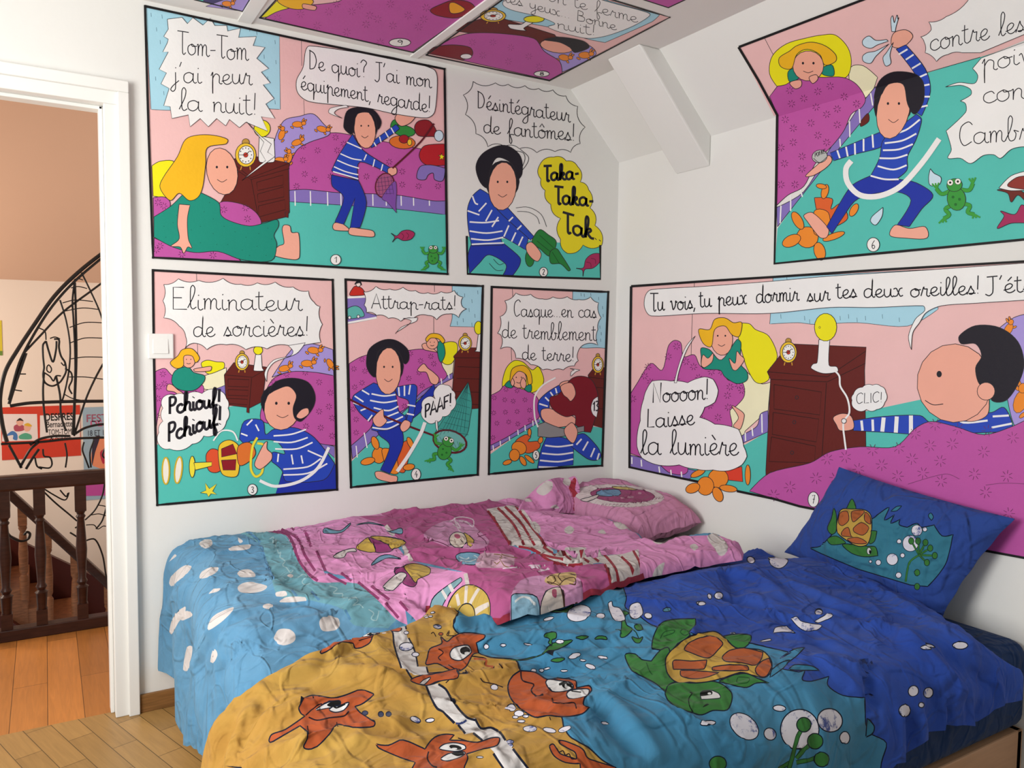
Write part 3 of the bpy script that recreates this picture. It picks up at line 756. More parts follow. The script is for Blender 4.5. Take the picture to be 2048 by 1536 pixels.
# little prints on the pink side
pk.z(310, 1000, 3.84)
for t in ('1290,235 1310,215 1420,235 1500,175 1500,190 1430,250 1300,255', '1540,195 1640,170 1740,190 1760,200 1640,180', '1720,215 1800,240 1890,215 1895,260 1800,245'): pk.f('78b4d0', t, 1.6)
for x, y in ((405, 335), (657, 305), (140, 440), (195, 580), (415, 558), (702, 563), (750, 675), (458, 698), (505, 905), (1038, 582), (870, 815)): pass
for t in ('338,335 380,305 430,305 438,345 385,372', '632,285 675,315 650,330', '565,385 600,355 735,342 720,375 640,388', '108,475 150,418 165,430 120,465', '108,640 130,580 220,505 280,510 250,560 180,620 130,662', '342,600 360,550 430,518 487,520 470,555 400,595',
          '632,565 660,538 730,535 770,570 765,590 660,592', '635,670 670,640 750,632 860,660 820,700 720,715 650,705', '413,718 450,685 500,678 490,700', '928,710 1000,700 1010,735 935,740', '960,785 1010,745 1150,748 1160,775', '412,1000 425,920 480,870 600,822 590,860 500,945', '200,920 230,855 270,860 288,885 250,910', '110,1010 140,900 230,818 225,880 180,940 130,1030',
          '1262,950 1280,905 1340,890 1410,915 1418,965 1380,1000 1290,1005', '915,1060 950,995 1030,992 1075,1030 1070,1085 1000,1115 940,1100', '215,1300 245,1130 285,1125 280,1200 250,1310', '425,1240 440,1170 465,1150 480,1190 450,1250', '1015,580 1040,568 1062,580 1045,596'):
    pk.f('ece4e0', t)
pk.e('ece4e0', 868, 815, 38, 20)
for t in ('730,240 760,235 770,255 745,260 790,250', '880,300 910,285 905,330 930,300 925,360', '940,380 950,410 965,400 960,440 985,450', '970,450 1000,470 980,500 1010,520 1040,560 1060,540', '1090,600 1140,570 1165,590 1130,625 1150,650 1190,640', '1340,660 1400,680 1370,715 1440,720 1440,750 1480,750', '1480,770 1540,745 1550,780 1520,810 1570,800 1600,830', '1640,840 1680,870 1660,910 1700,925 1720,850'):
    pk.l('a8d4dc', 2.0, t)
pk.f('dcb64a', '1545,370 1600,310 1650,290 1700,400! 1640,400', 1.6).f('a83c80', '1640,290 1720,300 1790,285 1840,350 1800,400 1700,402 1690,360', 1.6).f('dcb64a', '1780,285 1880,300 1920,320! 1840,360', 1.6)
pk.f('ece4e0', '1370,430 1440,390 1530,370 1545,395 1480,400 1450,440 1390,445', 1.6).f('78b0d4', '1660,500 1720,435 1800,420 1890,455 1790,445 1720,475', 1.6).f('a83c80', '1840,560 1850,520 1920,520! 1925,560 1880,590', 1.6).f('ece4e0', '1760,680 1880,570 1925,570! 1920,610 1810,695', 1.6)
pk.z(760, 940, 4.042)
pk.f('dcb64a', '-80,540 60,540 210,585 100,640 60,600', 1.6)
pk.f('a83c80', '120,830 150,790 230,790 260,870 300,900 270,945 190,920', 1.6).f('dcb64a', '195,780 280,755 400,790 400,840 310,880 285,910 240,850', 1.6).f('ece4e0', '25,940 150,830 215,850 110,970 60,965', 1.6)
pk.f('8cbcc8', '400,1070 420,1010 520,950 650,870 660,900 560,985 470,1060', 1.6).l('ece4e0', 7, '560,925 590,970').l('ece4e0', 5, '500,965 540,1005')
pk.f('dcb850', '540,1060 600,980 720,925 830,970 890,1060 880,1180! 760,1170 620,1120', 1.8)
for t in ('620,985 640,1040', '700,935 690,1040', '800,960 720,1060', '880,1060 770,1090', '880,1140 770,1120', '800,1175 740,1150', '560,1040 610,1080'): pk.l('ece0d4', 6, t)
pk.e('dcb850', 690, 1110, 80, 68, 10, 1.6).e('c8c0b8', 675, 1115, 38, 24, 10, 1.4)
pk.f('d892c0', '355,540 420,460 550,405 700,410 800,490 880,570 860,620 760,640 560,620', 0)
for t in ('560,420 640,380 750,400 750,460 700,420 640,410', '590,440 650,470 620,420', '600,390 640,490 720,530'): pk.l('e8d4e0', 2.0, t)
pk.e('ecdccc', 632, 565, 72, 64, 10, 1.5).f('dcb850', '680,505 760,570 715,630 700,560', 1.6).l('2a1a20', 1.4, '600,560 640,580').l('2a1a20', 1.4, '650,560 670,585').e('c8587c', 625, 535, 26, 18, 20)
for t in ('355,575 420,570 500,590 560,620', '380,540 400,580', '860,600 850,570 790,520 810,495', '790,540 860,520', '850,620 860,650 810,660'): pk.l('7a2a58', 1.6, t)
pk.f('80b8d8', '615,690 700,665 810,680 810,740 740,770 640,740', 1.6).l('d8ecf4', 2, '640,700 700,720 760,690 800,720').l('d8ecf4', 2, '650,730 720,740 780,720').f('d8a8c0', '810,680 900,670 1080,690 1050,780 900,790 780,780')
for t in ('890,760 920,745 940,765 900,790 970,740 980,690 920,680', '970,700 1000,770 1060,790', '980,680 1040,700 1110,710'): pk.l('8a6a3a', 1.8, t)
for t in ('990,795 1060,790 1130,785', '1200,775 1270,790 1330,810 1360,790', '1280,820 1370,800', '1210,770 1340,775'): pk.l('e8d8e4', 2.2, t)
pk.f('dc98c8', '1065,1000 1130,900 1230,860 1400,850 1600,870 1640,960 1500,1020 1300,1075 1070,1110', 0)
pk.f('8cc0dc', '1062,1020 1100,1000 1270,1010 1290,1060 1180,1080 1065,1115!', 1.6).l('e8f0f4', 2.5, '1090,1040 1150,1020 1260,1030')
pk.f('ecdcd0', '1300,1050 1340,980 1440,945 1490,990 1420,1030', 1.5).e('c8587c', 1410, 975, 20, 14).f('dcb878', '1330,900 1370,850 1470,830 1580,830 1570,910 1480,930 1400,930')
for t in ('1350,880 1390,850 1420,890 1380,920 1350,900', '1350,900 1440,930 1500,1000', '1450,930 1500,880 1570,870 1580,915 1530,920', '1470,900 1440,860 1460,830', '1540,840 1580,850', '1480,960 1510,1010', '1500,990 1580,965 1600,960'): pk.l('5a3a2a', 1.8, t)
duv = pk.build('duvet', None)
tag(duv, 'rumpled pink and sky blue polka dot duvet on the bed by the left wall', 'duvet')
# turned-up corner of it against the wall
def S_flap(u, v):
    z = 0.56+0.13*v
    y = -0.225+0.09*v+0.04*np.sin(u*30)*v-0.03*np.sin(v*3)
    return np.stack([u, y+0.012*ridged(u, v*0.15, 14, 0.5, 2), z], 1)
fl = Cloth(S_flap, -0.95, 0.0, -0.5, 1.6, 'f89cda', step=0.012)
fl.dom = fl.uv(dense(fl.px('1036,1022! 1045,1004 1071,978 1092,962 1113,956 1135,957 1150,953 1158,970 1162,1000 1174,1028!', True), 4))
fl.z(1000, 940, 3.793)
fl.f('c03848', '520,140! 560,60 580,80 570,150 600,190 660,310! 555,310! 555,220')
for t in ('275,160 350,85 395,95 390,150 330,195', '475,90 500,55 535,80 525,120 490,115', '185,240 210,212 245,240', '380,285 420,262 445,290'): fl.f('e6deda', t)
fl.build('turned_corner', duv, 0.004)

tu = Cloth(S_turtle, -2.75, -0.01, 0.86, 2.45, '2c52c0', step=0.0095)
tu.z(1400, 920, 3.16)
tu.fold(0.014, 0.024, '560,780 760,860 1000,960 1240,1080 1480,1250 1600,1420', '200,850 380,890 560,990 700,1080', '620,1100 800,1150 960,1250 1040,1400', '860,960 1080,1040 1300,1120', '1300,950 1500,1050 1700,1150', '250,700 420,780 520,860', '900,700 1100,800 1350,960')
tu.fold(-0.016, 0.028, '620,1060 820,1180 1000,1260', '300,880 480,960 640,1060', '1050,1300 1080,1420 1090,1500', '800,900 1000,1000 1200,1080', '1600,1250 1720,1330 1800,1400', '180,700 220,800 210,890')
tu.z(850, 1200, 4.096)
tu.fold(0.013, 0.02, '250,220 420,170 620,150 860,160', '700,300 1000,300 1200,330 1400,290', '480,330 700,350 960,420 1200,330', '880,420 1100,480 1300,420 1500,400', '1300,620 1500,680 1760,700', '1480,800 1640,940 1760,1080 1880,1250', '60,60 200,120 280,240', '200,680 420,640 700,560', '150,840 400,880 700,940 1000,990', '900,860 1100,900 1330,920')
tu.fold(-0.016, 0.022, '450,380 700,400 1000,370 1150,360', '1240,360 1360,400 1500,370', '1000,560 1250,600 1500,660', '1420,880 1560,1050 1700,1200', '0,1000 300,980 560,1010')
tu.z(400, 1200, 4.096)
tu.fold(0.012, 0.018, '480,520 700,480 1000,450 1250,320', '420,700 700,620 1000,560 1240,580 1500,620', '100,880 220,700 420,560', '120,1100 220,900 340,760', '250,1320 300,1120 420,920', '400,1376 560,1250 820,1180', '900,1150 1200,1080 1600,1000', '1000,680 1300,620 1600,640', '560,960 800,880', '1300,1150 1650,1200 1900,1150')
tu.fold(-0.014, 0.018, '180,900 280,720', '320,1180 400,1000 520,860', '1010,540 1060,460 1240,380', '520,1376 700,1280 1000,1220', '160,1280 240,1060')
tu.z(1600, 1150, 3.98)
tu.fold(0.014, 0.02, '1180,940 1210,1060 1220,1140', '960,1140 990,1260', '1080,740 1250,900 1390,1080', '1480,940 1530,1060', '780,1180 790,1330 780,1450', '620,1120 700,1320', '1560,860 1590,960', '200,680 400,880 560,1080')
tu.fold(-0.014, 0.02, '1100,960 1130,1080', '560,860 580,1000', '1330,1000 1420,1080', '880,1180 900,1320')
tu.z(0, 0, 1)
tu.commit()
e1 = tu.uv([(868, 1203), (835, 1222), (800, 1240), (755, 1250), (700, 1264), (640, 1282), (590, 1305), (560, 1320), (530, 1337), (500, 1357)])
e2 = tu.uv([(1766, 1530), (1795, 1498), (1815, 1476), (1846, 1458), (1872, 1434), (1915, 1424), (1957, 1416), (1980, 1402), (2010, 1385), (2046, 1375), (2090, 1364), (2140, 1358)])
e3 = tu.uv([(2140, 1382), (2100, 1360), (2048, 1328), (1990, 1290), (1944, 1262), (1906, 1236), (1860, 1200), (1811, 1160), (1720, 1122), (1628, 1092), (1596, 1100), (1568, 1100), (1540, 1090), (1511, 1078)])
print('turtle edge', e1[-1], e2[0], e2[-1], e3[0], e3[-1])
dm = [(-0.02, 0.90), (-0.7, 0.90), (-1.28, 0.92)]+[tuple(q) for q in e1]+[(-2.06, 1.22), (-2.3, 1.20), (-2.6, 1.22), (-2.6, 2.3), (-1.2, 2.25)]+[tuple(q) for q in e2[:-2]]+[tuple(q) for q in e3[2:]]
tu.dom = dense(np.array(dm), 0.02)
tu.lip = (0.04, 0.045)
# sea, sand and their creatures
tu.shapes.append((cloth('c48c36'), np.array([(-2.75, 0.9), (-1.86, 1.0), (-1.86, 2.0), (-2.2, 2.44), (-2.75, 2.44)])))
tu.z(850, 1200, 4.096)
tu.f('3a8ab8', '-100,-60! 0,40! 1620,-110! 1650,-20 1640,60 1720,110 1780,150! 1850,200 2000,260! 2420,300! 3000,430! 2905,480! 2990,420 3050,395 3110,390! 3030,470 2900,560! 3060,590 3110,580 3090,640 3100,660 3170,665 3310,625! 3300,700 3420,780 3600,800! 3610,1010 3630,1060! 3660,1100 3780,1170 3740,1300 3680,1600! 1500,1800! 600,900!', 2.2)
tu.f('c48c36', '-1900,-300! 170,30 275,100! 230,200 265,265 410,350 440,430 540,470 740,490 780,580! 1000,750! 1120,960 1140,1050 1200,1130 1340,1210 1450,1310 1560,1376 1640,1440 2000,2000! -2400,2000!', 3.0)
tu.z(1250, 1200, 4.551)
for t in ('1330,640! 1420,570 1500,545! 1440,620 1320,705!', '1490,635! 1540,590 1700,600 1770,640! 1600,640'): tu.f('3a94c0', t, 2.2)
# turtle
G = '3c8c3c'
tu.f(G, '245,440 260,330 330,210 450,175 640,170! 640,230 585,290 590,330 480,400 400,500! 330,460 280,450', 2.4)
tu.f(G, '0,500 90,490 150,540 240,555! 320,460 400,440 420,640! 480,760! 360,830! 280,760 150,690 60,640', 2.4)
tu.f(G, '890,330! 1000,310 1140,320 1140,380 1070,440 980,430', 2.4).f(G, '850,740! 1000,680 1110,670 1200,710 1310,755! 1200,755 1110,795 1000,780', 2.4)
tu.f(G, '365,850! 400,770 500,740 700,735 850,750 960,830 975,900 930,1000 800,1005 700,1045 600,1020 480,980 390,910', 2.6)
tu.f('dcae42', '370,600 380,510 480,410 600,330 800,285 880,320 1000,430 1100,440 1250,460 1330,550 1330,650 1270,705 1180,690 1050,660 860,720 700,750 480,750 400,690', 2.6)
for t in ('540,450 580,390 680,345 800,330 890,390 850,450 780,520 720,525 600,480', '885,520 950,460 1080,435 1255,475! 1240,540 1180,595 1060,570 920,560', '435,560 480,545 600,555 745,545! 735,600 710,630 440,630!', '505,640! 600,640 860,660! 720,710 600,715 510,690', '800,610 950,590 1110,600 1120,640 800,640', '1185,635 1240,560 1310,530! 1335,600 1290,690 1230,695'):
    tu.f('cc6230', t, 2.2)
tu.l('1f5a2a', 2, '320,350 360,290 450,275 440,300 350,330').l('1f5a2a', 2, '500,290 540,265 580,300 540,320 500,290').l('1f5a2a', 2, '195,570 220,640 250,680').l('1f5a2a', 2, '1030,700 1130,710 1110,755 1020,750 1030,700')
tu.f('f0f0f0', '685,850 720,825 800,825 860,860 865,890 800,900 695,905!', 1.8).f('181818', '685,850 710,822 790,830 790,860 690,875!').e('f4f4f4', 768, 850, 16, 10)
tu.l('102818', 2.4, '590,840 610,850 580,900 590,970 620,1020').f('102818', '705,975 740,945 765,950 730,970')
# green plants
for t in ('1490,1540 1520,1440 1570,1250 1600,1190', '1560,1440 1660,1310', '1560,1480 1740,1440', '1400,1540 1500,1480'): tu.l('1f4a2a', 9, t).l(G, 6, t)
tu.e('', 1590, 1180, 175, 185, 0, 2.4, mat=speckled()).e('', 1865, 1095, 115, 105, 20, 2.4, mat=speckled())
for t in ('1490,1540 1520,1440 1570,1250 1600,1190', '1560,1440 1700,1290'): tu.l('1f4a2a', 9, t).l(G, 6, t)
tu.e(G, 1628, 1135, 66, 66, 0, 2.2).e(G, 1730, 1285, 70, 70, 0, 2.2).e(G, 1790, 1450, 68, 66, 0, 2.2).e(G, 845, 1490, 78, 70, 0, 2.2)
for x, y, rx, ry, a in ((1085, 1150, 150, 100, 40), (1405, 985, 58, 28, 5), (755, 1120, 70, 24, -5), (1320, 1220, 58, 52, 40), (2000, 1255, 46, 58, 0), (690, 32, 40, 18, 10), (1765, 105, 32, 26, 0), (210, 145, 36, 24, 20)):
    tu.e('', x, y, rx, ry, a, 2.0, mat=speckled())
for t in ('1350,300! 1370,250 1470,235! 1550,305! 1450,290', '1510,170! 1560,150 1600,190 1680,210 1790,230 1740,275 1640,280 1570,240', '1730,190 1800,150 1870,120 1890,150 1830,180 1760,205', '40,120! 60,50 110,25 165,95 120,160 60,170', '1230,372 1320,352 1330,368 1250,380', '955,300 1000,298 1005,310'): tu.f('', t, 1.6, mat=speckled())
tu.f('5aa0c0', '345,90 380,70 415,75 410,100 360,105', 1.6)
tu.z(1600, 1150, 3.98)
for x, y, rx, ry, a in ((902, 924, 40, 44, 20), (1022, 937, 38, 42, 20), (832, 1080, 46, 48, 0), (966, 1035, 22, 22, 0), (1276, 560, 60, 30, 0)): tu.e('', x, y, rx, ry, a, 2.0, mat=speckled())
for t in ('1495,530! 1560,545 1640,600 1720,670! 1620,640 1530,580', '960,575 1000,560 1045,590 980,592', '1000,545 1050,555 1075,575 1030,572'): tu.f('', t, 2.0, mat=speckled())
tu.f('3a94c0', '525,1290! 535,1140! 590,1200 580,1260', 2.4)
tu.z(1400, 920, 3.16)
for x, y, rx, ry, a in ((322, 632, 26, 20, 30), (118, 857, 27, 22, 0), (60, 862, 12, 18, -20), (12, 908, 24, 14, 0), (750, 962, 24, 18, 0)): tu.e('', x, y, rx, ry, a, 1.8, mat=speckled())
tu.f('', '432,615! 500,615 555,630 540,665 500,685 450,665', 1.8, mat=speckled())
# small plants and bubbles in the middle of the sea
tu.z(850, 1200, 4.096)
for t in ('620,480 760,490 860,470 960,440 1030,360 1100,340 1210,330 1120,390 1000,430 900,470 780,495', '975,300 1000,270 1070,265 1075,310 1040,330 1040,365 1010,350 1020,320', '1235,310 1280,295 1340,300 1290,325', '1390,320 1420,295 1480,300 1490,325 1440,320', '1030,500 1080,475 1145,480 1100,510', '1595,100 1640,90 1670,110 1640,130 1650,200 1700,240 1640,300 1600,300 1610,220 1610,130', '1715,210 1760,200 1785,240 1740,250', '1695,300 1750,315 1785,300 1760,350 1720,345', '930,60 1000,90 1120,80 1200,40 1240,-10 1180,90 1080,105 970,85'):
    tu.f(G, t, 2.0)
tu.l('1c4a34', 2.2, '1700,240 1730,270 1750,310').l('1c4a34', 2.2, '1560,240 1600,250 1610,280')
for x, y, rx, ry, a in ((1262, 108, 100, 66, -14), (1438, 130, 36, 22, 0), (1828, 128, 32, 22, 15), (1105, 340, 34, 16, 0), (1225, 458, 52, 20, -18), (1455, 470, 42, 13, 10), (1355, 545, 44, 20, 20), (1295, 495, 26, 9, 10), (1012, 153, 44, 14, -15), (845, 362, 36, 8, 8), (640, 370, 24, 12, 0), (502, 380, 20, 20, 0), (1140, 580, 30, 9, 0), (1475, 1008, 32, 11, 8), (1000, 560, 26, 9, -10), (890, 578, 22, 16, 0), (955, 575, 20, 14, 0), (705, 885, 40, 28, 10), (770, 930, 40, 24, 0), (740, 958, 24, 12, 0), (825, 952, 24, 12, 0), (788, 992, 32, 12, 0), (860, 1054, 56, 26, 0), (1020, 1066, 54, 20, 12), (1145, 1058, 54, 22, -18), (38, 984, 36, 14, -6), (102, 218, 34, 18, 10), (568, 715, 30, 24, 10), (695, 1162, 32, 16, 0), (690, 1195, 32, 20, 0), (450, 1287, 28, 8, 0), (65, 96, 18, 10, 0), (45, 132, 18, 10, 0), (10, 100, 16, 8, 0), (12, 136, 16, 9, 0)):
    tu.e('', x, y, rx, ry, a, 1.5, mat=speckled())
tu.f('', '1500,30 1530,10 1540,50 1600,70 1640,160 1560,170 1520,110', 1.8, mat=speckled()).f('', '1675,60 1700,30 1760,25 1785,110 1730,155 1680,130', 1.8, mat=speckled())
# orange fish
FI = 'cc5a2a'
tu.f(FI, '780,580! 900,590 1000,650 1100,640 1230,660 1240,720! 1340,700 1365,740 1310,800 1300,860 1350,880! 1290,930 1150,955 1000,950 900,960 780,890 700,800 680,700 720,620', 3)
tu.l('2a1420', 3, '785,585 800,660 890,690 870,740 910,785 970,775').l('2a1420', 2.5, '1040,800 1060,840 1130,850 1220,840 1240,890').l('2a1420', 2.0, '1020,960 1030,985')
tu.f('f0f0f0', '990,680 1010,650 1100,660 1200,680 1215,720 1160,745 1040,745', 2.6).f('181818', '1095,685 1150,670 1215,705 1200,725 1130,715').e('f4f4f4', 1170, 712, 26, 10, 10)
tu.f('f0f0f0', '1160,770 1190,740 1300,725 1345,735 1330,780 1260,805 1180,805', 2.6).l('181818', 2.4, '1200,745 1280,755')
# crab at the border
tu.f(FI, '20,470 40,400 110,370 140,350 130,300 180,340 230,300 300,270 400,270 490,290 480,320 420,350! 440,430! 390,450 340,540 280,580 200,570 100,520 10,530', 2.6)
tu.f('f0f0f0', '205,435 240,390 350,370 380,420 360,450 290,495 220,480', 2.4).e('181818', 328, 415, 42, 32, 0).e('f0f0f0', 345, 436, 22, 12, 0)
tu.l('2a1420', 2.2, '110,400 150,430 110,470 130,495').l('2a1420', 2.0, '190,530 240,560 290,570').l('2a1420', 2.2, '380,460 500,480 490,530 570,545').l(FI, 4, '400,480 500,490 500,535 560,545').l('2a1420', 2.2, '210,570 300,600 350,600 330,575')
tu.f(FI, '-60,640 20,600 200,590 260,610 160,650 60,690 0,700', 2.4).l('2a1420', 2.2, '170,680 260,610 350,590').l('2a1420', 1.8, '50,275 70,265 90,300').e('c05a30', 130, 278, 18, 12, 0, 1.6)
tu.l('2a1420', 2.2, '455,640 480,670 560,685 640,715').l('2a1420', 2.0, '605,520 632,550').l('2a1420', 2.0, '190,290 200,250 180,290 240,290')
# crab claw low in the frame
tu.f(FI, '1020,1200 1050,1180 1080,1220 1110,1260 1200,1290 1240,1300 1230,1250 1180,1220 1110,1180 1100,1150 1160,1160 1290,1220 1330,1290 1400,1320 1560,1370! 1600,1440! 1280,1440! 1270,1340! 1150,1330 1060,1280', 2.6)
tu.l('2a1420', 2.4, '1080,1215 1100,1245 1130,1235 1150,1270 1180,1260 1200,1300 1240,1300')
# white seams of foam across the sand
WH = 'e6e2e0'
tu.z(400, 1200, 4.096)
tu.f(WH, '1545,195! 1640,150! 1680,175! 1690,250 1700,310 1760,400 1785,545! 1860,545! 1870,605! 1780,620 1720,600 1690,570! 1650,560! 1610,420 1585,290 1570,220', 0)
tu.l('1c2238', 3.4, '1545,200 1580,270 1590,370 1650,560').l('1c2238', 3.4, '1680,180 1690,240').l('1c2238', 3.4, '1710,310 1760,420 1785,545').l('1c2238', 3.4, '1690,570 1740,650').l('1c2238', 3.4, '1855,545 1870,600')
tu.f(FI, '1560,235 1600,212 1650,225 1640,255 1590,255', 2)
tu.e('', 1690, 382, 58, 34, -6, 1.8, mat=speckled()).e('', 1765, 446, 30, 18, 0, 1.6, mat=speckled()).e('', 1690, 268, 20, 14, 0, 1.4, mat=speckled()).e('', 1507, 263, 22, 10, 0, 1.6, 'c48c36')
tu.f(FI, '1725,660 1800,620 1880,610 1990,590! 2100,560! 2110,640 1950,665 1850,700', 2.4).f(WH, '1800,685! 1830,655 1890,632 1840,690', 1.8)
tu.z(850, 1200, 4.096)
tu.f(WH, '10,705! 100,685! 160,730 210,800 270,900 345,970! 410,970! 460,1050! 550,1045 620,1080 680,1180 720,1220 830,1376 900,1480! 700,1480! 640,1360 560,1250 480,1150 400,1085! 330,1100! 270,1020! 150,920 90,880', 0)
tu.l('1c2238', 4.6, '10,705 50,800 100,890 150,920 240,1010').l('1c2238', 4.6, '110,690 170,730 230,830 340,960 410,985').l('1c2238', 4.6, '270,1020 330,1095').l('1c2238', 4.6, '410,975 460,1050 540,1045 610,1080 660,1150').l('1c2238', 4.6, '720,1220 840,1376 900,1470').l('1c2238', 4.6, '395,1090 470,1150').l('1c2238', 4.6, '560,1260 640,1376 700,1470').l('3a4a8a', 4, '250,1010 300,1010 340,985')
# starfish
tu.f(FI, '-400,1180! -300,1190 -180,1150 0,1220! 60,1140 150,1100 240,1105! 200,1150! 300,1150 430,1165 540,1130 610,1130 590,1190 480,1220 340,1260! 350,1300 320,1376 320,1450! -140,1450! -80,1330! -200,1290 -380,1210', 2.8)
tu.l('2a1420', 3, '30,1240 20,1300 60,1360 100,1370').l('2a1420', 2.4, '240,1105 200,1150').l('2a1420', 2.4, '270,1130 360,1160')
tu.f('f0f0f0', '120,1220 160,1180 250,1170 325,1190 330,1220 250,1240', 2.4).e('181818', 250, 1207, 52, 20, 10).e('f0f0f0', 240, 1218, 24, 8)
tu.f('f0f0f0', '130,1300 190,1260 300,1240 330,1255 280,1290 180,1320', 2.4).f('181818', '215,1255 300,1240 320,1260 270,1280')
tu.z(400, 1200, 4.096)
tu.f(FI, '810,890 850,810 920,780 1000,790 1100,800 1200,775 1320,735 1420,770 1400,800 1330,850 1270,870! 1310,920 1430,1000 1420,1035 1280,1045 1180,1030! 1120,1020 1060,1100 960,1200 870,1220 850,1200 880,1140 880,1080! 820,1030! 680,1110 580,1165 565,1150 590,1100 700,1060 860,950! 830,930', 2.8)
tu.l('2a1420', 3, '890,960 960,985 1060,965 1180,950 1220,910').l('2a1420', 2.4, '880,1030 890,1100').l('2a1420', 2.4, '925,780 930,810').l('2a1420', 2.2, '1120,1000 1130,1040').l('2a1420', 2.6, '865,945 960,860 1000,850')
tu.f('f0f0f0', '950,900 1000,860 1080,830 1150,835 1130,870 1040,885', 2.6).f('181818', '1040,860 1090,830 1150,840 1110,880')
tu.f('f0f0f0', '1060,900 1090,870 1150,860 1220,840 1180,900 1110,920', 2.6).l('181818', 4, '1090,865 1120,880 1190,850')
tu.f(FI, '1090,250 1200,230 1300,235 1340,245! 1460,225! 1470,260 1420,290 1390,350 1320,390 1270,390 1250,350 1160,340! 1080,400 1000,440 985,430 1020,370 1100,320 1160,300', 2.6)
tu.f('f0f0f0', '1335,250 1400,245 1450,265 1400,290 1340,280', 2.4).e('181818', 1400, 270, 34, 16, 8).e('f0f0f0', 1420, 274, 14, 7).l('2a1420', 3, '1240,265 1230,320').l('2a1420', 2.4, '1300,330 1360,310 1420,300').l('2a1420', 2.2, '1100,255 1160,270 1160,300')
for x, y, rx, ry in ((1352, 925, 24, 18), (1482, 935, 22, 22), (1545, 935, 22, 22)): tu.e('40486a', x, y, rx, ry, 0, 1.6)
tu.e('', 1765, 980, 44, 22, 20, 2, mat=speckled()).e('', 1885, 985, 36, 16, -10, 1.8, mat=speckled())
for x, y in ((1845, 100), (1905, 92), (1855, 135), (1888, 130), (1940, 215), ): tu.e('', x, y, 18, 10, 10, 1.4, mat=speckled())
tuo = tu.build('duvet', None)
tag(tuo, 'blue and orange duvet printed with a turtle and starfish, on the near bed', 'duvet')
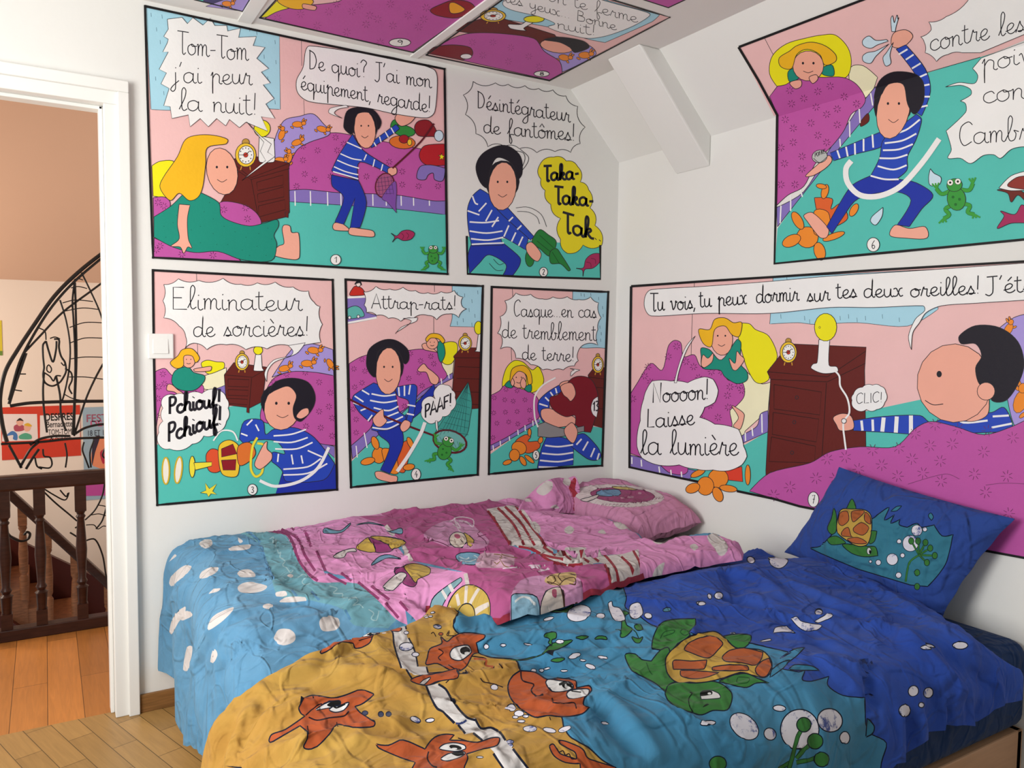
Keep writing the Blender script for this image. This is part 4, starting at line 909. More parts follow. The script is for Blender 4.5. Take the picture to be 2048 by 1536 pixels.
# ------------------------------------------------------------ handwriting: single-stroke cursive letters
FONT = {
 'a': (1.1, '0.85,0.8 0.5,1 0.1,0.75 0.1,0.2 0.45,0 0.8,0.35 0.85,0.95! 0.85,0.2 1.0,0 1.15,0.1'),
 'b': (0.95, '0,0.1 0.35,1.0 0.5,1.9 0.35,2.2 0.2,1.9 0.2,0.4 0.35,0 0.65,0.1 0.75,0.6 0.6,0.9 0.95,0.75'),
 'c': (0.85, '0.75,0.75 0.55,1 0.15,0.8 0.1,0.3 0.4,0 0.75,0.1 0.9,0.25'),
 'd': (1.05, '0.8,0.8 0.45,1 0.1,0.75 0.1,0.2 0.4,0 0.75,0.3 0.85,2.1! 0.8,0.3 0.95,0 1.1,0.1'),
 'e': (0.82, '0,0.3 0.45,0.45 0.65,0.8 0.45,1 0.15,0.75 0.15,0.25 0.4,0 0.7,0.1 0.85,0.3'),
 'f': (0.7, '0,0.2 0.4,1.1 0.55,1.9 0.4,2.2 0.25,1.8 0.25,-0.8 0.4,-1 0.5,-0.6 0.3,0.1 0.75,0.15'),
 'g': (1.0, '0.8,0.8 0.5,1 0.1,0.75 0.15,0.2 0.45,0.05 0.8,0.35 0.85,0.95! 0.8,-0.7 0.5,-1 0.2,-0.8 0.5,-0.3 1.05,0.15'),
 'h': (1.0, '0,0.1 0.35,1.2 0.4,2 0.25,2.2 0.15,1.8 0.15,0! 0.2,0.6 0.5,1 0.75,0.8 0.75,0.15 0.9,0 1.05,0.1'),
 'i': (0.45, '0.15,1.0! 0.15,0.2 0.3,0 0.5,0.15', '0.14,1.42! 0.2,1.5!'),
 'j': (0.55, '0.3,1! 0.3,-0.7 0.1,-1 -0.1,-0.8 0.1,-0.4 0.6,0.15', '0.29,1.42! 0.35,1.5!'),
 'k': (0.9, '0,0.1 0.35,1.2 0.4,2 0.25,2.2 0.15,1.8 0.15,0! 0.2,0.6 0.5,1 0.65,0.8 0.3,0.5! 0.65,0.1 0.95,0.1'),
 'l': (0.58, '0,0.1 0.4,1.2 0.5,1.9 0.35,2.2 0.2,1.9 0.2,0.3 0.35,0 0.6,0.2'),
 'm': (1.22, '0.05,0.9 0.15,1! 0.15,0! 0.2,0.7 0.4,1 0.55,0.8 0.55,0! 0.6,0.7 0.8,1 0.95,0.8 0.95,0.2 1.1,0 1.27,0.15'),
 'n': (0.92, '0.05,0.9 0.15,1! 0.15,0! 0.2,0.7 0.45,1 0.65,0.8 0.65,0.2 0.8,0 0.97,0.15'),
 'o': (0.9, '0.45,1 0.1,0.75 0.1,0.25 0.4,0 0.75,0.25 0.75,0.75 0.45,1 0.5,0.8 0.95,0.85'),
 'p': (0.95, '0.05,0.8 0.2,1.2! 0.2,-1! 0.2,0.5 0.45,1 0.75,0.8 0.75,0.15 0.9,0 1.0,0.1'),
 'q': (1.05, '0.8,0.8 0.5,1 0.1,0.75 0.15,0.2 0.45,0 0.8,0.35 0.85,0.95! 0.85,-1! 0.9,-0.2 1.1,0.15'),
 'r': (0.8, '0.05,0.1 0.25,1.0 0.3,1.15! 0.35,0.9 0.6,0.9! 0.55,0.2 0.7,0 0.85,0.15'),
 's': (0.72, '0,0 0.35,1! 0.4,0.7 0.6,0.3 0.4,0 0.15,0.1! 0.75,0.1'),
 't': (0.6, '0.2,1.8! 0.2,0.25 0.4,0 0.65,0.15', '-0.05,1.3! 0.5,1.35!'),
 'u': (0.95, '0.1,1! 0.1,0.3 0.3,0 0.6,0.2 0.7,1! 0.7,0.25 0.85,0 1.0,0.15'),
 'v': (0.9, '0,0.85 0.15,1 0.3,0.3 0.4,0 0.65,0.4 0.75,1 0.7,0.8 0.95,0.85'),
 'x': (0.9, '0,0.9 0.25,1 0.45,0.5 0.65,0 0.9,0.1', '0.85,1 0.6,0.9 0.35,0.1 0.05,0'),
 'y': (0.9, '0.1,1! 0.1,0.4 0.35,0.1 0.65,0.4 0.7,1! 0.68,-0.7 0.4,-1 0.2,-0.8 0.5,-0.3 0.95,0.15'),
 'T': (0.95, '0,2.1! 1.1,2.05!', '0.5,2.05! 0.5,0.2 0.62,0 0.8,0.2'),
 'J': (1.05, '0.2,2! 1.0,2.05!', '0.65,2! 0.65,0.2 0.4,-0.2 0.1,0'),
 'D': (1.15, '0.2,2.1! 0.2,0! 0.7,0.2 0.95,1.0 0.7,1.8 0.1,2.1!'),
 'E': (1.15, '0.9,2! 0.15,2! 0.15,0! 1.1,0!', '0.15,1.05! 0.75,1.05!'),
 'A': (1.15, '0,0! 0.55,2.1! 1.05,0!', '0.2,0.7! 0.9,0.7!'),
 'C': (1.05, '1.0,1.8 0.7,2.1 0.2,1.7 0.1,0.7 0.4,0 0.95,0.3'),
 'N': (1.1, '0.1,0! 0.15,2! 0.85,0! 0.95,2!'), 'L': (0.9, '0.2,2! 0.15,0! 0.8,0!'),
 'B': (1.05, '0.1,0! 0.15,2! 0.7,1.8 0.65,1.2 0.2,1.1! 0.85,0.9 0.8,0.2 0.1,0!'),
 'P': (0.95, '0.15,0! 0.15,2! 0.7,1.95 0.85,1.5 0.6,1.05 0.15,1.0!'), 'F': (0.9, '0.9,2! 0.1,2! 0.1,0!', '0.1,1.1! 0.7,1.1!'),
 'O': (1.0, '0.5,2 0.1,1.5 0.1,0.5 0.5,0 0.9,0.5 0.9,1.5 0.5,2'), 'I': (0.4, '0.2,2! 0.2,0!'), 'V': (0.9, '0,2! 0.4,0! 0.8,2!'),
 'R': (0.9, '0.1,0! 0.1,2! 0.7,1.9 0.7,1.2 0.1,1.0! 0.8,0!'),
 '!': (0.5, '0.25,2.1! 0.2,0.5!', '0.2,0.05! 0.24,0.12!'), '?': (0.9, '0.1,1.7 0.4,2.1 0.8,1.8 0.5,1.2 0.45,0.6', '0.44,0.05! 0.48,0.12!'),
 "'": (0.4, '0.25,2.1! 0.1,1.6!'), ',': (0.4, '0.25,0.1! 0.1,-0.4!'), '.': (0.4, '0.18,0.03! 0.23,0.1!'), '-': (0.7, '0.1,0.6! 0.6,0.65!'), ' ': (0.75,),
 '1': (0.7, '0.1,1.4! 0.5,2! 0.45,0!'), '2': (0.9, '0.1,1.6 0.45,2 0.75,1.5 0.1,0! 0.8,0.05!'), '3': (0.9, '0.1,1.8 0.5,2 0.75,1.6 0.4,1.1! 0.8,0.6 0.5,0 0.1,0.2'),
 '4': (0.9, '0.6,2! 0.1,0.8! 0.9,0.8!', '0.6,1.3! 0.55,0!'), '5': (0.9, '0.75,2! 0.2,2! 0.15,1.2! 0.6,1.2 0.75,0.6 0.5,0 0.1,0.2'), '6': (0.9, '0.7,2 0.25,1.2 0.15,0.4 0.45,0 0.75,0.4 0.5,0.9 0.2,0.6'),
 '7': (0.9, '0.1,1.8! 0.8,2! 0.35,0!', '0.25,1! 0.75,1!'), '8': (0.9, '0.45,1.1 0.15,1.5 0.45,2 0.75,1.5 0.45,1.1 0.1,0.5 0.45,0 0.8,0.5 0.45,1.1'), '9': (0.9, '0.75,1.5 0.45,2 0.15,1.5 0.45,1.1 0.75,1.5 0.6,0!'),
}
for base, acc, s_ in (('e', 'é', '0.3,1.3! 0.6,1.75!'), ('e', 'è', '0.25,1.75! 0.55,1.3!'), ('o', 'ô', '0.2,1.3! 0.45,1.7! 0.7,1.3!')):
    FONT[acc] = FONT[base]+(s_,)
# ------------------------------------------------------------ wall paintings
_k0, _k1 = proj((0, 0, ZS)), proj((0, -1.9, ZS))
def side_of_fold(p): return (_k1[0]-_k0[0])*(p[1]-_k0[1])-(_k1[1]-_k0[1])*(p[0]-_k0[0])    # > 0 below the fold of the wall
def place(wall, p, off):
    x, y = p
    if wall == 'L': return at(x, y, 1, -off)
    if wall == 'C': return at(x, y, 2, ZC-off)
    if wall == 'R': return at(x, y, 0, -off)
    d = ray(x, y); k = (ZC-ZS)/SX; nx, nz = -k, -1.0          # the slope: z = ZS - k x
    n = math.hypot(k, 1)
    t = ((ZS-off*n)-CAM[2]-k*CAM[0])/(d[2]+k*d[0])
    return CAM+t*d
def clip(tri, sgn):
    out = []
    for i in range(len(tri)):
        a, c = tri[i], tri[(i+1) % len(tri)]; da, dc = side_of_fold(a)*sgn, side_of_fold(c)*sgn
        if da >= 0: out.append(a)
        if da*dc < 0: out.append(a+(c-a)*(da/(da-dc)))
    return out
class Mural:
    def __init__(s, wall, label, num, group):
        s.wall = wall; s.label = label; s.group = group; s.parts = {}; s.k = 0; s.zt = (0, 0, 1); s.allp = []; s.thin = False; s.cur = 'painted_scene'
    def z(s, ox, oy, k): s.zt = (ox, oy, k); return s
    def p(s, name): s.cur = name; return s
    def tri(s, h, P, T):
        s.k += (0.25 if s.thin else 1); off = 0.0004+0.000014*s.k; mb = s.parts.setdefault(s.cur, MB()); m_ = paint(h)
        for t in T:
            q = [np.asarray(P[i], float) for i in t]
            if s.wall == 'R' and min(side_of_fold(p) for p in q) < 0:
                for sg, wl in ((1, 'R'), (-1, 'S')):
                    c = clip(q, sg)
                    if len(c) >= 3: mb.add([place(wl, p, off) for p in c], [tuple(range(len(c)))], m_)
            else: mb.add([place(s.wall, p, off) for p in q], [(0, 1, 2)], m_)
    def loc(s, q): return np.asarray(q, float)/s.zt[2]+np.array(s.zt[:2])
    def poly(s, h, q, ol=1.3, oc='28242a'):
        T = tessellate_polygon([[Vector((a, b_, 0)) for a, b_ in q]]); s.tri(h, q, T); s.allp.append(q)
        if ol: s.line(oc, ol, np.vstack([q, q[:1]]))
        return s
    def line(s, h, wd, q):
        q = np.asarray(q, float); r = ribbon(q, wd); n = len(q)
        T = []; s.thin = True
        for i in range(n-1): T += [(i, i+1, 2*n-2-i), (i, 2*n-2-i, 2*n-1-i)]
        s.tri(h, r, T); s.thin = False; return s
    def f(s, h, txt, ol=1.3, oc='28242a', n=5):
        p, c = parse(txt); return s.poly(h, s.loc(herm(p, c, True, n)), ol, oc)
    def l(s, h, wd, *txts):
        for t in txts:
            p, c = parse(t); s.line(h, wd, s.loc(herm(p, c, False, 5)))
        return s
    def e(s, h, cx, cy, rx, ry=None, ang=0, ol=1.3, oc='28242a', n=18):
        ry = ry or rx; a = math.radians(ang); t = np.linspace(0, 2*math.pi, n+1)[:-1]
        q = np.stack([cx+rx*np.cos(t)*math.cos(a)-ry*np.sin(t)*math.sin(a), cy+rx*np.cos(t)*math.sin(a)+ry*np.sin(t)*math.cos(a)], 1)
        return s.poly(h, s.loc(q), ol, oc)
    def arcs(s, h, txt, bulge, ol=1.4, oc='28242a', fill=True):
        """speech bubble: arcs between the listed cusps; bulge > 0 outwards"""
        p, c = parse(txt); p = s.loc(p); n = len(p); out = []
        area = sum(p[i][0]*p[(i+1) % n][1]-p[(i+1) % n][0]*p[i][1] for i in range(n)); sg = 1 if area > 0 else -1
        for i in range(n):
            a, b_ = p[i], p[(i+1) % n]; d = b_-a; nn_ = np.array([d[1], -d[0]])*sg
            for t in np.arange(7)/7: out.append(a+d*t+nn_*bulge*4*t*(1-t)*(0 if c[i] else 1))
        q = np.array(out)
        if fill: return s.poly(h, q, ol, oc)
        return s.line(oc, ol, np.vstack([q, q[:1]]))
    def text(s, h, wd, txt, x0, y0, x1, y1, xh):
        a, b_ = s.loc((x0, y0)), s.loc((x1, y1)); xh = xh/s.zt[2]
        tw = sum(FONT[ch][0] for ch in txt); d = (b_-a)/tw; pen = 0.0; r_ = random.Random(len(txt)*7+int(x0))
        for ch in txt:
            g = FONT[ch]; jy = r_.uniform(-0.05, 0.05); jh = r_.uniform(0.95, 1.06)
            for st_ in g[1:]:
                p, c = parse(st_); q = herm(p, c, False, 4)
                s.line(h, wd, np.array([a+d*(pen+x)+np.array([0, -(y*jh+jy)*xh]) for x, y in q]))
            pen += g[0]
        return s
    def sparks(s, pts, r=20, h='5c1c4c', wd=1.15):
        for tok in pts.split():
            x, y = map(float, tok.split(',')); r0 = random.Random(int(x+y)).uniform(0, 1)
            for k in range(7):
                a = r0+k*0.9; s.line(h, wd, s.loc([(x+r*0.4*math.cos(a), y+r*0.4*math.sin(a)), (x+r*math.cos(a), y+r*math.sin(a))]))
        return s
    def dashes(s, h, pts, dx, dy, wd=0.9):
        for tok in pts.split():
            x, y = map(float, tok.split(',')); s.line(h, wd, s.loc([(x, y), (x+dx, y+dy)]))
        return s
    def clock(s, cx, cy, rx, ry):
        s.p('painted_clock').e('b8903a', cx, cy-ry*1.05, rx*0.35, ry*0.3, 0, 1).e('e8c030', cx, cy, rx, ry).e('f0ece4', cx+rx*0.05, cy, rx*0.74, ry*0.76)
        for k in range(12): s.e('1a1a1a', cx+rx*0.56*math.cos(k*.5236), cy+ry*0.58*math.sin(k*.5236), rx*0.06, ry*0.055, 0, 0, n=6)
        s.e('c03828', cx, cy, rx*0.22, ry*0.2, 0, 0.8).l('1a1a1a', 1.3, '%f,%f! %f,%f!' % (cx, cy, cx+rx*0.4, cy-ry*0.35), '%f,%f! %f,%f!' % (cx, cy, cx-rx*0.45, cy))
        s.l('c89030', 2, '%f,%f! %f,%f!' % (cx-rx*0.4, cy+ry*0.95, cx-rx*0.5, cy+ry*1.25), '%f,%f! %f,%f!' % (cx+rx*0.4, cy+ry*0.95, cx+rx*0.45, cy+ry*1.25)); return s
    def bunny(s, cx, cy, r, ang, h='e8892a', ol=1.0):
        """small plain rabbit: body, head, two ears, legs"""
        a = math.radians(ang); R2 = lambda x, y: (cx+r*(x*math.cos(a)-y*math.sin(a)), cy+r*(x*math.sin(a)+y*math.cos(a)))
        for x, y, rx, ry, an in ((-1.1, 0.55, 0.35, 0.16, 30), (0.6, 0.6, 0.35, 0.16, 40), (0.9, -0.75, 0.42, 0.15, -60), (1.25, -0.6, 0.42, 0.15, -40), (-0.1, 0, 1.0, 0.55, 0), (1.0, -0.2, 0.42, 0.36, 0)):
            c = R2(x, y); s.e(h, c[0], c[1], rx*r, ry*r, ang+an, ol, n=12)
        return s
    def frog(s, cx, cy, r, ang=0):
        a = math.radians(ang); R2 = lambda x, y: (cx+r*(x*math.cos(a)-y*math.sin(a)), cy+r*(x*math.sin(a)+y*math.cos(a)))
        s.p('painted_frog'); ln = lambda *P: ' '.join('%.1f,%.1f' % R2(*p) for p in P)
        w_ = 0.22*r/s.zt[2]
        for sg in (-1, 1):
            s.l('1a5a24', w_+1.4, ln((sg*0.4, -0.3), (sg*0.9, -0.2), (sg*1.2, -0.6)), ln((sg*0.3, 0.6), (sg*0.8, 0.8), (sg*0.6, 1.2), (sg*1.0, 1.4)))
            s.l('3a9a38', w_, ln((sg*0.4, -0.3), (sg*0.9, -0.2), (sg*1.2, -0.6)), ln((sg*0.3, 0.6), (sg*0.8, 0.8), (sg*0.6, 1.2), (sg*1.0, 1.4)))
            for k in (-1, 0, 1): s.l('3a9a38', w_*0.5, ln((sg*1.18, -0.58), (sg*(1.2+0.22*k), -0.95)), ln((sg*0.98, 1.38), (sg*(1.1+0.25*k), 1.65)))
        c = R2(0, 0.25); s.e('369438', c[0], c[1], 0.6*r, 0.75*r, ang, 1.1); c = R2(0, -0.65); s.e('369438', c[0], c[1], 0.5*r, 0.42*r, ang, 1.1)
        for sg in (-1, 1): c = R2(sg*0.25, -0.85); s.e('f0f0e0', c[0], c[1], 0.2*r, 0.2*r, 0, 0.8, n=10); s.e('181818', c[0], c[1], 0.08*r, 0.08*r, 0, 0, n=8)
        for x, y in ((-0.2, 0.1), (0.2, 0.3), (-0.1, 0.6)): c = R2(x, y); s.e('1f6a2a', c[0], c[1], 0.1*r, 0.1*r, 0, 0, n=8)
        return s
    def fish(s, cx, cy, r, ang):
        a = math.radians(ang); R2 = lambda x, y: '%.1f,%.1f' % (cx+r*(x*math.cos(a)-y*math.sin(a)), cy+r*(x*math.sin(a)+y*math.cos(a)))
        s.p('painted_fish').f('a02858', ' '.join(R2(*p) for p in ((-1.3, -0.45), (-0.8, -0.1), (-0.2, -0.5), (0.5, -0.5), (1.0, -0.1), (0.6, 0.4), (-0.2, 0.45), (-0.8, 0.1), (-1.3, 0.45), (-1.0, 0))), 1.2)
        s.l('5a1030', 1.0, R2(0.2, -0.3)+' '+R2(0.4, 0)+' '+R2(0.2, 0.3), R2(-0.3, -0.3)+' '+R2(-0.1, 0)+' '+R2(-0.3, 0.3)); return s
    def face(s, cx, cy, rx, ry, ang=0, h='eaa890', cap=None):
        """plain oval head with dot eyes"""
        if cap: s.e(cap, cx, cy-ry*0.22, rx*1.2, ry*0.84, ang)
        s.e(h, cx, cy, rx, ry, ang)
        for k in (-1, 1): s.e(INK, cx+k*rx*0.34, cy-ry*0.18, rx*0.075, rx*0.09, 0, 0, n=8)
        s.l(INK, 1.2, '%f,%f %f,%f %f,%f' % (cx-rx*0.32, cy+ry*0.34, cx, cy+ry*0.45, cx+rx*0.32, cy+ry*0.34))
        return s
    def bands(s, wd, *txts):
        return s.l('eeeef2', wd, *txts)
    def number(s, n, cx, cy, rx, ry):
        s.p('panel_number').e('eeeae6', cx, cy, rx, ry, 0, 1.4); s.text('28242a', 1.5, n, cx-rx*0.3, cy+ry*0.55, cx+rx*0.35, cy+ry*0.55, ry*0.55); return s
    def border(s, wd, txt):
        p, c = parse(txt); s.p('painted_border'); q = s.loc(herm(p, c, True, 4)); q = np.vstack([q, q[:1]])
        s.line('141214', wd, dense(q, 40, False)); 
        for t in q: 
            k = wd*0.5; s.tri('141214', np.array([t+(-k, -k), t+(k, -k), t+(k, k), t+(-k, k)]), [(0, 1, 2), (0, 2, 3)])
        return s
    def build(s, cx, cy):
        o = empty('comic_panel', tuple(place(s.wall, (cx, cy), 0.0))); tag(o, s.label, 'wall painting', s.group)
        made = {}
        for key, mb in s.parts.items():
            path = key.split('/'); par = o
            if len(path) == 2: par = made.get(path[0], o)
            made[key] = mb.build(path[-1].split('#')[0], par)
        return o
PINK, TEAL, MAG, PUR, BRN, YEL, BLU, SKN, HAIR, DRS, CUR, NIT, WHT, INK = 'e6bab8', '52bcb0', 'b8529e', '8270b8', '601c16', 'e8e014', '2446b4', 'eba893', 'eeb41c', '148a76', 'a4d2e2', '181420', 'ecebe8', '1e1c24'
TRO = '1a30a0'
GW, GR, GC = 'comic panels painted on the left wall', 'comic panels painted on the right wall', 'comic panels painted on the ceiling'
def stand(m, drawers): 
    for t in drawers: m.l('2a0c0a', 1.0, t)
# ---- panel 1
M = Mural('L', 'large comic panel numbered 1 with two white speech bubbles, left wall top', '1', GW)
M.p('painted_scene').f(PINK, '290,12! 889,138! 895,548! 306,515!', 0)
M.z(280, 0, 2.743).f(CUR, '30,40! 765,195! 770,600! 640,595 400,590 170,605 60,600!', 1).dashes('4a6a80', '90,150 110,220 85,420 130,500 600,150 680,300 740,220 745,330 740,550 700,420 60,70 120,80 640,170', 2, 22)
M.z(580, 60, 3.073).l('6a5a5e', 1.0, '70,60! 72,220!', '85,430! 88,520!')
M.f(TEAL, '-320,1080! -60,1050! 960,1110! 968,1500! -840,1390! -500,1200!', 0)
M.p('painted_bed').f(PUR, '-10,960! 300,990 600,985 955,1030! 955,1135! 600,1095 300,1075 -10,1055!', 1.2)
for x in (30, 125, 230, 312, 415, 508, 590, 682, 758, 855): M.l('eeeef2', 2.2, '%d,990 %d,1080' % (x, x+2))
M.f(MAG, '-5,985! -20,880 20,760 100,680 250,632 400,650 600,690 950,760! 955,1050! 880,1050 700,1020 600,1010 300,1000 100,980').sparks('280,660 170,740 80,715 80,800 90,885 290,740 150,920 330,700 610,810 470,900 690,870 690,950 790,960 910,960 440,760 40,960 380,960 250,900')
M.f(PUR.replace('8270b8', 'a594d6'), '-95,840! -100,700 -40,560 60,530 140,515 200,570 245,640 120,690 40,740 -10,850!')
for x, y, an in ((50, 580, 0), (200, 610, 15), (45, 690, -20), (-50, 640, -70), (-5, 780, -80), (-60, 800, 0)): M.bunny(x, y, 34, an)
M.p('painted_toys').f('8a1a24', '765,600 790,560 850,555 890,600 910,660 880,655 790,650').e('2f8a3a', 700, 620, 70, 34, 10).e('2f8a3a', 640, 590, 22, 40, 10).e('d8702a', 690, 690, 80, 40, 5).e('a01a24', 700, 670, 30, 26).e('e8c030', 735, 690, 14, 20).e('c8dce8', 915, 650, 28, 34).f('b01a24', '795,760 830,710 950,700! 955,830! 860,835 810,810').f(PUR, '780,910 800,840 870,830 955,850! 940,925 890,920 880,880 850,890 830,920').f(YEL, '930,755! 938,772 950,775 940,785 945,800 932,790 918,798 924,780 912,770 928,770', 0.8)
M.z(280, 0, 2.743).p('painted_nightstand').f(BRN, '490,880! 590,850! 820,895! 815,930! 820,1165! 800,1190! 655,1225! 430,1130! 540,940!').l('2a0c0a', 1.2, '540,940! 610,985! 820,925!', '610,985! 655,1225!', '490,880! 610,975! 820,895!', '640,1000! 785,960! 785,1015! 645,1045! 640,1000!', '645,1065! 788,1025! 790,1080! 648,1110! 645,1065!', '650,1130! 795,1095! 798,1150! 652,1190! 650,1130!').f(BRN, '795,1165! 815,1160! 812,1195! 798,1190!')
M.p('painted_lamp').f(WHT, '655,745! 735,760! 740,875 730,890 660,890 650,870').e(YEL, 670, 705, 45, 46)
M.clock(580, 850, 57, 66)
M.p('painted_bed').f(YEL, '65,910! 110,885 190,890 210,1000 180,1080 72,1075!').f(MAG, '72,1085! 130,1080 165,1110 150,1170 75,1200!').f(MAG, '440,1110 560,1120 640,1170 660,1235 540,1245 440,1200').f(MAG, '78,1305! 160,1340 300,1380 440,1380 540,1420 560,1440! 76,1415!').sparks('100,1110 130,1130 460,1150 580,1140 590,1200 110,1350 90,1370 230,1395 400,1400')
M.p('painted_person').f(SKN, '725,1390 760,1350 790,1335 780,1260 790,1235 822,1240 832,1275 870,1280 875,1410 850,1425 760,1410')
M.f(DRS, '76,1190! 170,1130 250,1055 300,1045 430,1110 445,1180 500,1215 600,1240 680,1225 750,1205 760,1240 735,1290 750,1340 720,1430 560,1425 430,1380 300,1385 180,1355 76,1300!')
M.f(SKN, '215,1120! 275,1125! 260,1200 265,1310 285,1360 262,1355 240,1390 220,1355 170,1350 215,1310 205,1230')
M.dashes('0a5a4a', '200,1180 300,1100 350,1160 400,1200 330,1240 280,1260 180,1220 130,1240 140,1300 400,1280 460,1240 520,1270 580,1300 650,1280 700,1250 720,1310 640,1350 560,1370 480,1340 420,1340 330,1330 690,1400 600,1400 380,1110', 3, 3, 1.2)
M.face(450, 940, 84, 130, -12)
M.f(HAIR, '370,810 470,790 480,765 420,745 330,740 250,765 205,860 130,970 110,1030 165,1100 215,1060 270,1100 320,1080 345,1020 360,900')
M.p('speech_bubble').f(WHT, '150,105! 230,95! 260,130! 290,97! 345,138! 385,100! 410,140! 475,140! 480,170! 550,155! 540,205! 637,200! 620,250! 685,260! 640,320! 705,375! 665,395! 715,455! 675,465! 735,540! 690,570! 740,650! 665,640! 700,720! 580,670! 545,700! 490,655! 470,690! 420,650! 375,695! 330,650! 275,695! 265,630! 175,650! 165,585! 130,580! 160,485! 115,460! 145,400! 105,380! 155,285! 125,285! 150,235! 155,215! 130,200! 155,160!', 1.2)
M.f(WHT, '585,668! 660,745! 720,790! 700,835! 738,860! 560,990! 690,880! 660,830! 680,780!', 1.0)
M.p('speech_bubble/lettering').text(INK, 1.9, 'Tom-Tom', 205, 295, 595, 335, 62).text(INK, 1.9, "j'ai peur", 175, 450, 615, 465, 55).text(INK, 1.9, 'la nuit!', 215, 605, 650, 632, 58)
M.z(580, 60, 3.073).p('painted_person#2')
M.f(SKN, '275,1185 320,1190 365,1225 360,1235 275,1230 262,1210').f(SKN, '370,1215 430,1220 510,1235 515,1270 440,1268 365,1255')
M.f(TRO, '255,890! 420,925! 470,1060 430,1215! 370,1215! 400,1030! 330,1195! 275,1180! 330,1030 260,960')
M.f(SKN, '645,540 690,500 770,520 740,570 680,590').f(BLU, '500,690! 650,580! 670,610 500,725!').bands(2.4, '515,690! 530,715!', '550,655! 560,690!', '585,625! 605,660!', '620,600! 640,635!')
M.f(BLU, '385,640! 300,770 255,865! 420,925! 430,810 600,880! 615,845! 450,740').bands(2.4, '350,690 440,730', '310,760 380,790 440,800', '290,800 360,830 425,850', '270,840 340,870 420,890', '265,870 420,915', '470,765! 455,800!', '520,795! 510,840!', '570,825! 560,865!')
M.f(SKN, '605,850 650,845 655,880 625,895 603,880')
M.face(460, 610, 66, 118, -6, cap=NIT)
M.f(NIT, '330,590 350,500 420,475 510,490 560,560 540,610 520,530 470,505 410,520 395,590 380,640 345,620')
M.p('painted_net').l('5a1420', 3.4, '885,575 800,690 630,850').e('a0507a', 582, 955, 56, 76, 14, 2.4, '5a1420').f('7a4aa0', '640,930 655,980 650,1080 655,1125! 600,1060 565,1030', 0.8)
for k in range(5): M.l('4a2a5a', 0.8, '%d,%d %d,%d' % (540+k*20, 900, 550+k*22, 1010), '%d,%d %d,%d' % (530, 915+k*24, 632, 900+k*26))
M.fish(705, 1265, 62, -8); M.frog(880, 1385, 56)
M.p('speech_bubble#2').f(WHT, '120,98 400,135 640,170 880,240 905,300 890,500 840,540 640,515 480,480 345,465 120,440 50,390 40,310 80,230 95,130').f(WHT, '345,462! 250,480 240,510 320,542! 272,512 300,485 360,475!', 1.0)
M.p('speech_bubble#2/lettering').text(INK, 1.9, "De quoi? J'ai mon", 112, 240, 870, 358, 52).text(INK, 1.9, 'équipement, regarde!', 65, 365, 870, 510, 50)
M.number('1', 281, 1412, 32, 32)
M.z(0, 0, 1).border(4.6, '290,12! 590,77 889,138! 892,350 895,548! 600,530 306,515! 297,260')
M.build(590, 300)
# ---- panel 2
M = Mural('L', 'comic panel numbered 2 with a yellow sound cloud, unframed at the top', '2', GW).z(900, 140, 3.571)
M.p('painted_scene').f(TEAL, '120,1190! 400,1205 1075,1255! 1075,1490! 500,1475 125,1455!', 0)
M.fish(1010, 1375, 85, -40)
M.p('painted_person').f(TRO, '150,1250! 385,1240! 500,1340 495,1400 445,1472! 375,1468! 400,1390 280,1320 210,1380 140,1455! 127,1330')
M.f(BLU, '400,970! 600,1190! 575,1215! 420,1090 300,1000').f(BLU, '215,850! 290,900 340,1000 560,1200! 540,1285! 370,1190 380,1250! 155,1255! 130,1130 125,990 160,900').bands(3.0, '160,900 180,950 200,960', '125,1005 210,1035', '140,1085 250,1090 350,1075', '140,1150 260,1165 375,1150', '150,1205 270,1215 380,1195', '155,1245 260,1240 385,1235', '205,1010! 260,950!', '255,1080! 300,1000!', '300,1120! 345,1050!', '385,1190! 420,1110!', '440,1225! 470,1160!', '490,1255! 520,1190!', '420,1080! 450,1050!', '480,1140! 510,1110!')
M.face(375, 830, 100, 172, 4, cap=NIT)
M.f(NIT, '185,690 230,600 330,545 420,545 505,620 515,740 480,780 455,690 400,640 330,630 285,720 270,840 215,800')
M.p('painted_gadget').f('1f7a34', '590,1205 640,1140 700,1175 760,1230 715,1330 640,1275 590,1240').f('1f7a34', '715,1300 760,1275 795,1320 860,1425 845,1435 790,1385 720,1380').e('1f7a34', 570, 1345, 32, 60).l('0f4a1c', 1.2, '640,1180 740,1270', '620,1220 720,1300', '730,1300 780,1380')
M.p('painted_person').f(SKN, '545,1250 585,1230 650,1310 630,1365 590,1350 550,1300')
M.p('sound_cloud').arcs('e0d21c', '640,680 740,622 830,650 912,690 930,800 990,855 1000,985 1035,1110 1085,1250 950,1250 840,1310 790,1210 790,1060 720,960 680,860 650,780', 0.18, 1.2)
M.p('sound_cloud/lettering').text(INK, 5.0, 'Taka-', 668, 795, 925, 775, 55).text(INK, 5.0, 'Taka-', 745, 955, 1030, 975, 58).text(INK, 5.0, 'Tak..', 805, 1155, 1085, 1225, 68)
M.p('speech_bubble').arcs(WHT, '165,82 325,92 415,102 535,112 633,132 735,142 828,185 912,260 965,408 930,525 862,588 750,583 620,590 495,562 390,545 270,548 185,455 110,318 95,178', -0.16, 1.2, fill=False).l(INK, 1.2, '440,575 520,590 535,640 495,735', '500,565 560,620 550,670 500,735')
M.p('speech_bubble/lettering').text(INK, 1.7, 'Désintégrateur', 190, 272, 860, 372, 58).text(INK, 1.7, 'de fantômes!', 238, 450, 900, 508, 58)
M.p('motion_mark').l(INK, 1.0, '470,985 560,980 650,1030 690,1120', '480,1010 560,1015 620,1050 640,1100', '280,1380 330,1430 380,1430', '310,1350 350,1390 385,1380')
M.number('2', 668, 1443, 30, 34)
